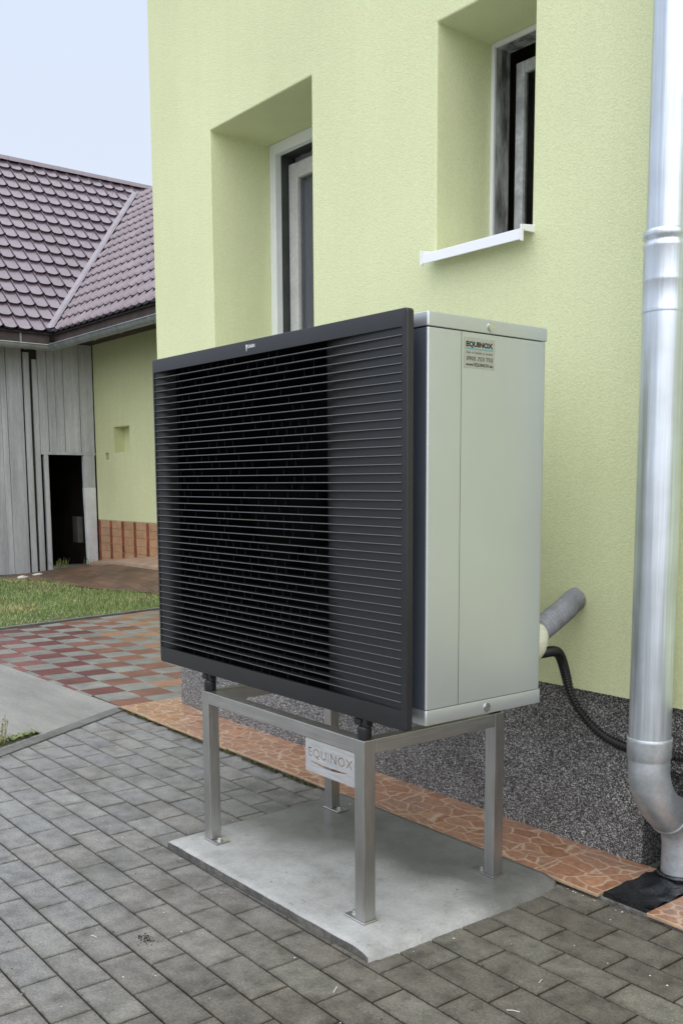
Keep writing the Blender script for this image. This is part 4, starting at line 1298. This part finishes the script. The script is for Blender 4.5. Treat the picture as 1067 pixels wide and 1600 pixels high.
tin = obj('tin_box', MB().box(XW - .30, XW - .12, 3.86, 3.94, -.20, .16).mesh('tin_box', bevel=.01), m_dark_metal_thing)
tag(tin, 'dusty metal box hanging inside the dark barn doorway', 'box')

# roof decks
def slope_main(y, v, n=0.0):
    return Vector((XE - v * cT + n * sT, y, ZE + v * sT + n * cT))
def slope_annex(x, v, n=0.0):
    return Vector((x, YE + v * cT - n * sT, ZE + v * sT + n * cT))
LM = RW * RN
dk = MB()
dk.poly([slope_main(.6, -.02, -.02), slope_main(YE + .02, -.02, -.02), slope_main(YANX, (ZANX - ZE) / sT, -.02), slope_main(YANX + 1.6, (ZANX - ZE) / sT, -.02), slope_main(YANX + 1.6, LM, -.02), slope_main(.6, LM, -.02)])
bk_ = XRIDGE - (XE - XRIDGE)
dk.poly([(XRIDGE, .6, ZRIDGE), (XRIDGE, YANX + 1.6, ZRIDGE), (bk_, YANX + 1.6, ZE), (bk_, .6, ZE)])
roof = obj('roof', dk, m_roof_deck, barn)
LA = (ZANX - ZE) / sT
da = MB()
AX1 = -4.6
da.poly([slope_annex(XE - .02, -.02, -.02), slope_annex(AX1, -.02, -.02), slope_annex(AX1, LA, -.02), slope_annex(XE - LA * cT, LA, -.02)])
da.poly([slope_annex(AX1, LA, -.02), slope_annex(AX1, 0, -.02) + Vector((0, 2 * LA * cT, 0)), slope_annex(XE - LA * cT, 0, -.02) + Vector((0, 2 * LA * cT, 0)), slope_annex(XE - LA * cT, LA, -.02)])
roof_a = obj('roof', da, m_roof_deck, annex)

def tile_mesh(w, l, rib=1.0):
    """pressed tile: rib on one side, dished pan, scalloped and stepped lower edge; u across, v up the slope"""
    m = MB(); nu_ = 9
    us = [0, .05, .10, .17, .30, .50, .70, .86, 1.0]
    hs = [.002, .022, .020, .001, -.001, -.002, -.002, -.001, .002]
    sc = [0.012, 0.014, 0.009, .000, -.008, -.013, -.012, -.004, .012]
    for (v, up) in ((0, .036), (.5, .020), (1.06, .004)):
        for u, h, s in zip(us, hs, sc):
            m.v.append((u * w, v * l + s * (1 - v), up + (h * rib if h > .01 else h)))
    for r_ in range(2):
        for k in range(nu_ - 1):
            a = r_ * nu_ + k; m.f.append((a, a + 1, a + nu_ + 1, a + nu_))
    i0 = len(m.v)
    for k in range(nu_):
        x, y, z = m.v[k]; m.v.append((x, y + .012, z - .034))
    for k in range(nu_ - 1): m.f.append((i0 + k, i0 + k + 1, k + 1, k))
    me = m.mesh('roof_tile')
    return me
TW = 0.178
tme = tile_mesh(TW, RW); tme.materials.append(m_roof)
tme_a = tile_mesh(TW, RW, 1.12); tme_a.materials.append(m_roof)
Rm = Matrix(((0, -cT, sT), (1, 0, 0), (0, sT, cT)))
Ra = Matrix(((1, 0, 0), (0, cT, -sT), (0, sT, cT)))
def place_tile(parent, P0, Rmat, keep_sign, clip):
    tm_ = tme if keep_sign > 0 else tme_a
    if not clip:
        inst('roof_tile', tm_, parent, P0, Rmat); return
    bm = bmesh.new(); bm.from_mesh(tm_)
    bm.transform(Matrix.Translation(P0) @ Rmat.to_4x4())
    n = Vector((keep_sign, keep_sign, 0)).normalized()
    bmesh.ops.bisect_plane(bm, geom=bm.verts[:] + bm.edges[:] + bm.faces[:], plane_co=(XE, YE, 0), plane_no=n, clear_outer=True)
    if len(bm.faces) == 0: bm.free(); return
    me = bpy.data.meshes.new('roof_tile'); bm.to_mesh(me); bm.free()
    me.materials.clear(); me.materials.append(m_roof)
    put(bpy.data.objects.new('roof_tile', me), parent)
for r_ in range(RN):
    v = r_ * RW
    top = v + RW * 0.3 > LA
    y = 1.30 + 0.034
    ymax = YANX + 1.0 if top else YE + (v + RW) * cT + .02
    ystart = max(1.3, 1.9 + r_ * 0.06)
    while y < ymax:
        if y > ystart:
            P0 = slope_main(y, v)
            near_v = (not top) and (y + TW > YE + v * cT - .04)
            place_tile(roof, P0, Rm, 1, near_v)
        y += TW
for r_ in range(15):
    v = r_ * RW
    xstop = -7.4 - r_ * 0.12
    x = XE - LA * cT - .5
    x += 0.02
    while x < xstop:
        if x + TW > XE - (v + RW) * cT - .03:
            P0 = slope_annex(x, v)
            near_v = x < XE - v * cT + .04
            place_tile(roof_a, P0, Ra, -1, near_v)
        x += TW
ra = MB()
ra.poly([slope_annex(-7.3, 0, .028), slope_annex(AX1, 0, .028), slope_annex(AX1, LA, .028), slope_annex(-7.3 - 1.8, LA, .028)])
obj('roof_sheet', ra, m_roof, roof_a)
# valley sheet
vs = MB()
va = Vector((XE, YE, ZE)); vb = Vector((XE - LA * cT, YE + LA * cT, ZANX))
side = Vector((.034, .034, 0)); upv = Vector((0, 0, .098))
for (a, b_) in ((-1, 0), (0, 1)):
    vs.quad(va + side * a + upv + Vector((0, 0, .012 * abs(a))) + Vector((.05, -.05, -.05)), va + side * b_ + upv + Vector((0, 0, .012 * abs(b_))) + Vector((.05, -.05, -.05)), vb + side * b_ + upv + Vector((0, 0, .012 * abs(b_))), vb + side * a + upv + Vector((0, 0, .012 * abs(a))))
vs.box(0, 0.0001, 0, 0.0001, 0, 0.0001) if False else None
obj('valley_sheet', vs, m_flash, barn)
# ridge caps
yk = 1.2
while yk < YANX + 1.5:
    rc = MB()
    a0 = [(.085, -.075), (.065, -.045), (.03, .0), (0, .012), (-.03, .0), (-.065, -.045), (-.085, -.075)]
    for yy, k in ((yk, 1.0), (yk + .40, .93)):
        for ax, az in a0: rc.v.append((XRIDGE + ax * k, yy, ZRIDGE + .055 + az * k))
    for k in range(6): rc.f.append((k, k + 1, k + 8, k + 7))
    obj('ridge_cap', rc.mesh('ridge_cap'), m_ridge, barn)
    yk += .38
rca = MB().tube([(XE - LA * cT - .05, YANX, ZANX - .01), (AX1, YANX, ZANX - .01)], .035, 12)
obj('ridge_cap', rca.mesh('ridge_cap', smooth=True), m_ridge, annex)

# fascia, soffit, gutters
obj('fascia', MB().box(XE - .06, XE - .035, .6, YE - .035, 2.36, 2.50), m_fascia, barn)
obj('soffit', MB().box(XW, XE - .061, .6, YE, 2.47, 2.49), m_fascia, barn)
obj('fascia', MB().box(XE - .036, AX1, YE + .035, YE + .06, 2.36, 2.50), m_fascia, annex)
obj('soffit', MB().box(XW + .5, AX1, YE + .061, YY, 2.472, 2.492).box(XW, XW + .5, YE + .061, YY, 2.470, 2.490), m_fascia, annex)
def gutter(pts, axis, name, parent):
    m = MB(); n = 12; r_ = .066
    prof = [(math.cos(math.pi + math.pi * k / n) * r_, math.sin(math.pi + math.pi * k / n) * r_) for k in range(n + 1)]
    prof = [(-r_ - .006, .010)] + prof + [(r_ + .010, .004), (r_ + .010, -.008), (r_ + .002, -.010)]
    i0 = len(m.v)
    (xa, ya, za), (xb, yb2, zb2) = pts
    for (x, y, z, mit) in ((xa, ya, za, 0), (xb, yb2, zb2, 1)):
        for (o_, h) in prof:
            if axis == 'y': m.v.append((x + o_, y + (-o_ if mit else 0), z + h))
            else: m.v.append((x + (-o_ if not mit else 0), y + o_, z + h))
    k_ = len(prof)
    for q in range(k_ - 1): m.f.append((q, q + 1, k_ + q + 1, k_ + q))
    return obj(name, m.mesh(name, smooth=True), m_gutter, parent)
GXc, GYc = XE + .045, YE - .045
g1 = gutter(((GXc, .6, 2.345), (GXc, GYc, 2.345)), 'y', 'gutter', barn)
# second run: outer lip towards -Y
m = MB(); n = 12; r_ = .066
prof = [(math.cos(math.pi + math.pi * k / n) * r_, math.sin(math.pi + math.pi * k / n) * r_) for k in range(n + 1)]
prof = [(-r_ - .006, .010)] + prof + [(r_ + .010, .004), (r_ + .010, -.008), (r_ + .002, -.010)]
for (x, mit) in ((GXc, 1), (AX1, 0)):
    for (o_, h) in prof: m.v.append((x + (o_ if mit else 0), GYc - o_, 2.345 + h))
k_ = len(prof)
for q in range(k_ - 1): m.f.append((q, q + 1, k_ + q + 1, k_ + q))
g2 = obj('gutter', m.mesh('gutter', smooth=True), m_gutter, annex)
def bracket(parent, p0, axis):
    pts = []
    for k in range(9):
        a = math.pi + math.pi * k / 8
        o_, h = math.cos(a) * .0685, math.sin(a) * .0685
        pts.append((p0[0] + o_, p0[1], p0[2] + h) if axis == 'y' else (p0[0], p0[1] - o_, p0[2] + h))
    obj('gutter_bracket', MB().tube(pts, .006, 6).mesh('gutter_bracket', smooth=True), m_gutter, parent)
for y in (2.2, 3.02): bracket(g1, (GXc, y, 2.345), 'y')
for x in (-10.45, -9.45, -8.75, -7.9): bracket(g2, (x, GYc, 2.345), 'x')
obj('gutter_strap', MB().box(XE - .034, XE - .030, 2.985, 3.005, 2.35, 2.51), m_gutter, barn)

# annex wall with niche and vent
NI = (-10.640, -10.172, 1.020, 1.352, 0.16)
VE = (-10.915, -10.816, 0.925, 1.020, 0.08)
aw = wall_with_holes([XW + .006, VE[0], VE[1], NI[0], NI[1], AX1], [0.122, VE[2], 1.0200001, NI[3], 2.468], YY, [(NI[0], NI[1], 1.0200001, NI[3], NI[4]), (VE[0], VE[1], VE[2], 1.0200001, VE[4])])
aw.quad((NI[0], YY + .16, 1.02), (NI[1], YY + .16, 1.02), (NI[1], YY + .16, NI[3]), (NI[0], YY + .16, NI[3]))
aw.quad((AX1, YY, -.6), (AX1, YY + 3, -.6), (AX1, YY + 3, 2.6), (AX1, YY, 2.6))
obj('wall', aw.mesh('wall', weld=True, bevel=.008, seg=2, angle=50), m_wall_far, annex)
obj('vent', MB().quad((VE[0], YY + .07, VE[2]), (VE[1], YY + .07, VE[2]), (VE[1], YY + .07, 1.02), (VE[0], YY + .07, 1.02)), m_dark_room, annex)
gr_ = obj('tiled_base', MB().box(XW + .01, AX1, YY + .002, YY + .05, -.60, .118), m_grout, annex)
tcol = {}
for mat, w in ((m_plinth_tile, .278), (m_plinth_red, .034)):
    me = MB().box(0, w, 0, .012, 0, .0985).mesh('wall_tile', bevel=.002, seg=1); me.materials.append(mat); tcol[mat.name] = me
for r_ in range(6):
    z = .117 - .103 * (r_ + 1)
    x = XW + .018
    while x < -8.2:
        inst('wall_tile', tcol[m_plinth_red.name], gr_, (x, YY - .008, z)); x += .0375
        inst('wall_tile', tcol[m_plinth_red.name], gr_, (x, YY - .008, z)); x += .0375
        inst('wall_tile', tcol[m_plinth_tile.name], gr_, (x + .002, YY - .0085, z)); x += .2855

# ------------------------------------------------------------------ weeds, moss, litter
random.seed(5)
def leaf(m, p0, d, L, w):
    d = Vector(d).normalized(); s = d.cross(Vector((0, 0, 1)))
    if s.length < .1: s = Vector((1, 0, 0))
    s = s.normalized() * w; p0 = Vector(p0); mid = p0 + d * L * .5 + Vector((0, 0, L * .06)); tip = p0 + d * L
    i = len(m.v); m.v += [tuple(p0), tuple(mid + s), tuple(tip), tuple(mid - s)]; m.f.append((i, i + 1, i + 2, i + 3))
weed = thing('weed', (-2.68, -0.10, -0.575), 'low weed with upright stalks growing from the kerb joint', 'weed')
lm = MB()
for k in range(520):
    t = random.random()
    c = KA + kd * (0.20 + 0.36 * t) + kn * (0.10 + abs(random.gauss(0, .05)) * (1.25 - t))
    a = random.uniform(0, 6.283)
    leaf(lm, (c.x, c.y, -.575 + random.uniform(0, .016) * (1.3 - t)), (math.cos(a), math.sin(a), random.uniform(.1, .9)), random.uniform(.012, .028), random.uniform(.004, .008))
obj('leaves', lm, m_weed, weed)
for k in range(8):
    c = KA + kd * (0.22 + 0.13 * random.random()) + kn * (0.10 + .05 * random.random())
    top = Vector((c.x + random.uniform(-.03, .03), c.y + random.uniform(-.03, .03), -.575 + random.uniform(.09, .16)))
    sm2 = MB().tube([(c.x, c.y, -.577), ((c.x + top.x) / 2 + .004, (c.y + top.y) / 2, -.515), tuple(top)], [.0024, .0018, .0012], 5)
    for q in range(9):
        p_ = Vector((c.x, c.y, -.577)).lerp(top, random.uniform(.45, 1)); a = random.uniform(0, 6.283)
        leaf(sm2, p_, (math.cos(a), math.sin(a), .8), random.uniform(.010, .020), .0045)
    obj('stalk', sm2, m_stalk, weed)
mm = MB()
for k in range(3200):
    x = -3.02 + 1.75 * random.random() ** 1.1
    y = 0.578 - abs(random.gauss(0, .008)) + (0.004 if x < -2.9 else 0)
    if noise.noise(Vector((x * 9, 2, 0))) < -.12 - (.1 if x > -2.3 else 0): continue
    a = random.uniform(0, 6.283)
    leaf(mm, (x, y, -.582 + random.uniform(0, .010)), (math.cos(a), math.sin(a), random.uniform(.2, 1.2)), random.uniform(.005, .011), random.uniform(.0015, .003))
for k in range(1500):
    # moss in a few joints of the yard
    jx = random.uniform(-1.9, -0.8); jy = random.choice((-0.17, -0.17, 0.263, 0.369, 0.478)) if jx < -1.1 else -0.17
    if noise.noise(Vector((jx * 6, jy * 9, 3))) < .05: continue
    a = random.uniform(0, 6.283)
    leaf(mm, (jx, jy + random.gauss(0, .0018), -.586 + random.uniform(0, .003)), (math.cos(a), math.sin(a), random.uniform(.2, .9)), random.uniform(.003, .006), .0016)
mo = obj('moss', mm, m_moss); mo['kind'] = 'stuff'
tag(mo, 'olive moss along the edge of the tile strip and in paver joints', 'moss')
# tufts at the barn door
for (x, y, lab) in ((-11.0, 3.46, 'small grass tuft left of the barn doorway threshold'), (-10.95, 3.85, 'small grass tuft right of the barn doorway threshold')):
    tf = MB()
    for k in range(26):
        a = random.uniform(0, 6.283)
        leaf(tf, (x + random.gauss(0, .03), y + random.gauss(0, .05), -.53), (math.cos(a) * .4, math.sin(a) * .4, 1), random.uniform(.06, .20), .005)
    tag(obj('grass_tuft', tf, m_weed), lab, 'grass tuft', 'grass tufts at the barn door')
# pale stones at the foot of the planks
for (x, y, s, lab) in ((-10.82, 3.10, .085, 'larger white stone at the foot of the grey planks'), (-10.72, 2.85, .06, 'smaller white stone lying in the grass before the planks')):
    bm = bmesh.new(); bmesh.ops.create_icosphere(bm, subdivisions=2, radius=1)
    for v in bm.verts:
        v.co *= 1 + .25 * noise.noise(v.co * 1.7); v.co = Vector((v.co.x * s * .8, v.co.y * s * 1.2, v.co.z * s * .45))
    me = bpy.data.meshes.new('stone'); bm.to_mesh(me); bm.free()
    for p_ in me.polygons: p_.use_smooth = True
    o = obj('stone', me, m_petal); o.location = (x, y, -.575); tag(o, lab, 'stone', 'white stones by the barn')
# petals and crumbs lying about
pt = MB(); cr_ = MB()
def bit(m, x, y, z, r_):
    i = len(m.v); a0 = random.uniform(0, 6)
    for k in range(5):
        a = a0 + k * 1.2566; q = r_ * random.uniform(.6, 1.2)
        m.v.append((x + math.cos(a) * q, y + math.sin(a) * q * .8, z))
    m.v.append((x, y, z + r_ * .6))
    for k in range(5): m.f.append((i + k, i + (k + 1) % 5, i + 5))
for k in range(150):
    x, y = random.uniform(-1.6, .7), random.uniform(-.9, .57)
    on = -1.03 < x < -.04 and -.15 < y < .56
    if on and random.random() < .7: continue
    bit(pt if random.random() < .55 else cr_, x, y, (ZS if on else ZP) + .0015, random.uniform(.0012, .0034))
for k in range(22):
    bit(pt, random.gauss(-.05, .12), .572 - abs(random.gauss(0, .012)), ZP + .002, random.uniform(.0015, .004))
for k in range(90):
    bit(cr_, -.505 + random.gauss(0, .016), -.52 + random.gauss(0, .010), ZP + .0015, random.uniform(.001, .0035))
for (x, y, a, L) in ((.35, -.05, .6, .03), (.02, -.30, 2.2, .028), (.30, .10, 1.9, .02), (-.6, -.62, .3, .022)):
    dx, dy = math.cos(a) * L / 2, math.sin(a) * L / 2
    pt.tube([(x - dx, y - dy, ZP + .002), (x, y + .001, ZP + .003), (x + dx, y + dy, ZP + .002)], .0009, 5)
o = obj('petals', pt, m_petal); o['kind'] = 'stuff'; tag(o, 'tiny white petals scattered over pavers and slab', 'petals')
o = obj('crumbs', cr_, m_crumb); o['kind'] = 'stuff'; tag(o, 'dark crumbs of dirt scattered over pavers and slab', 'dirt')
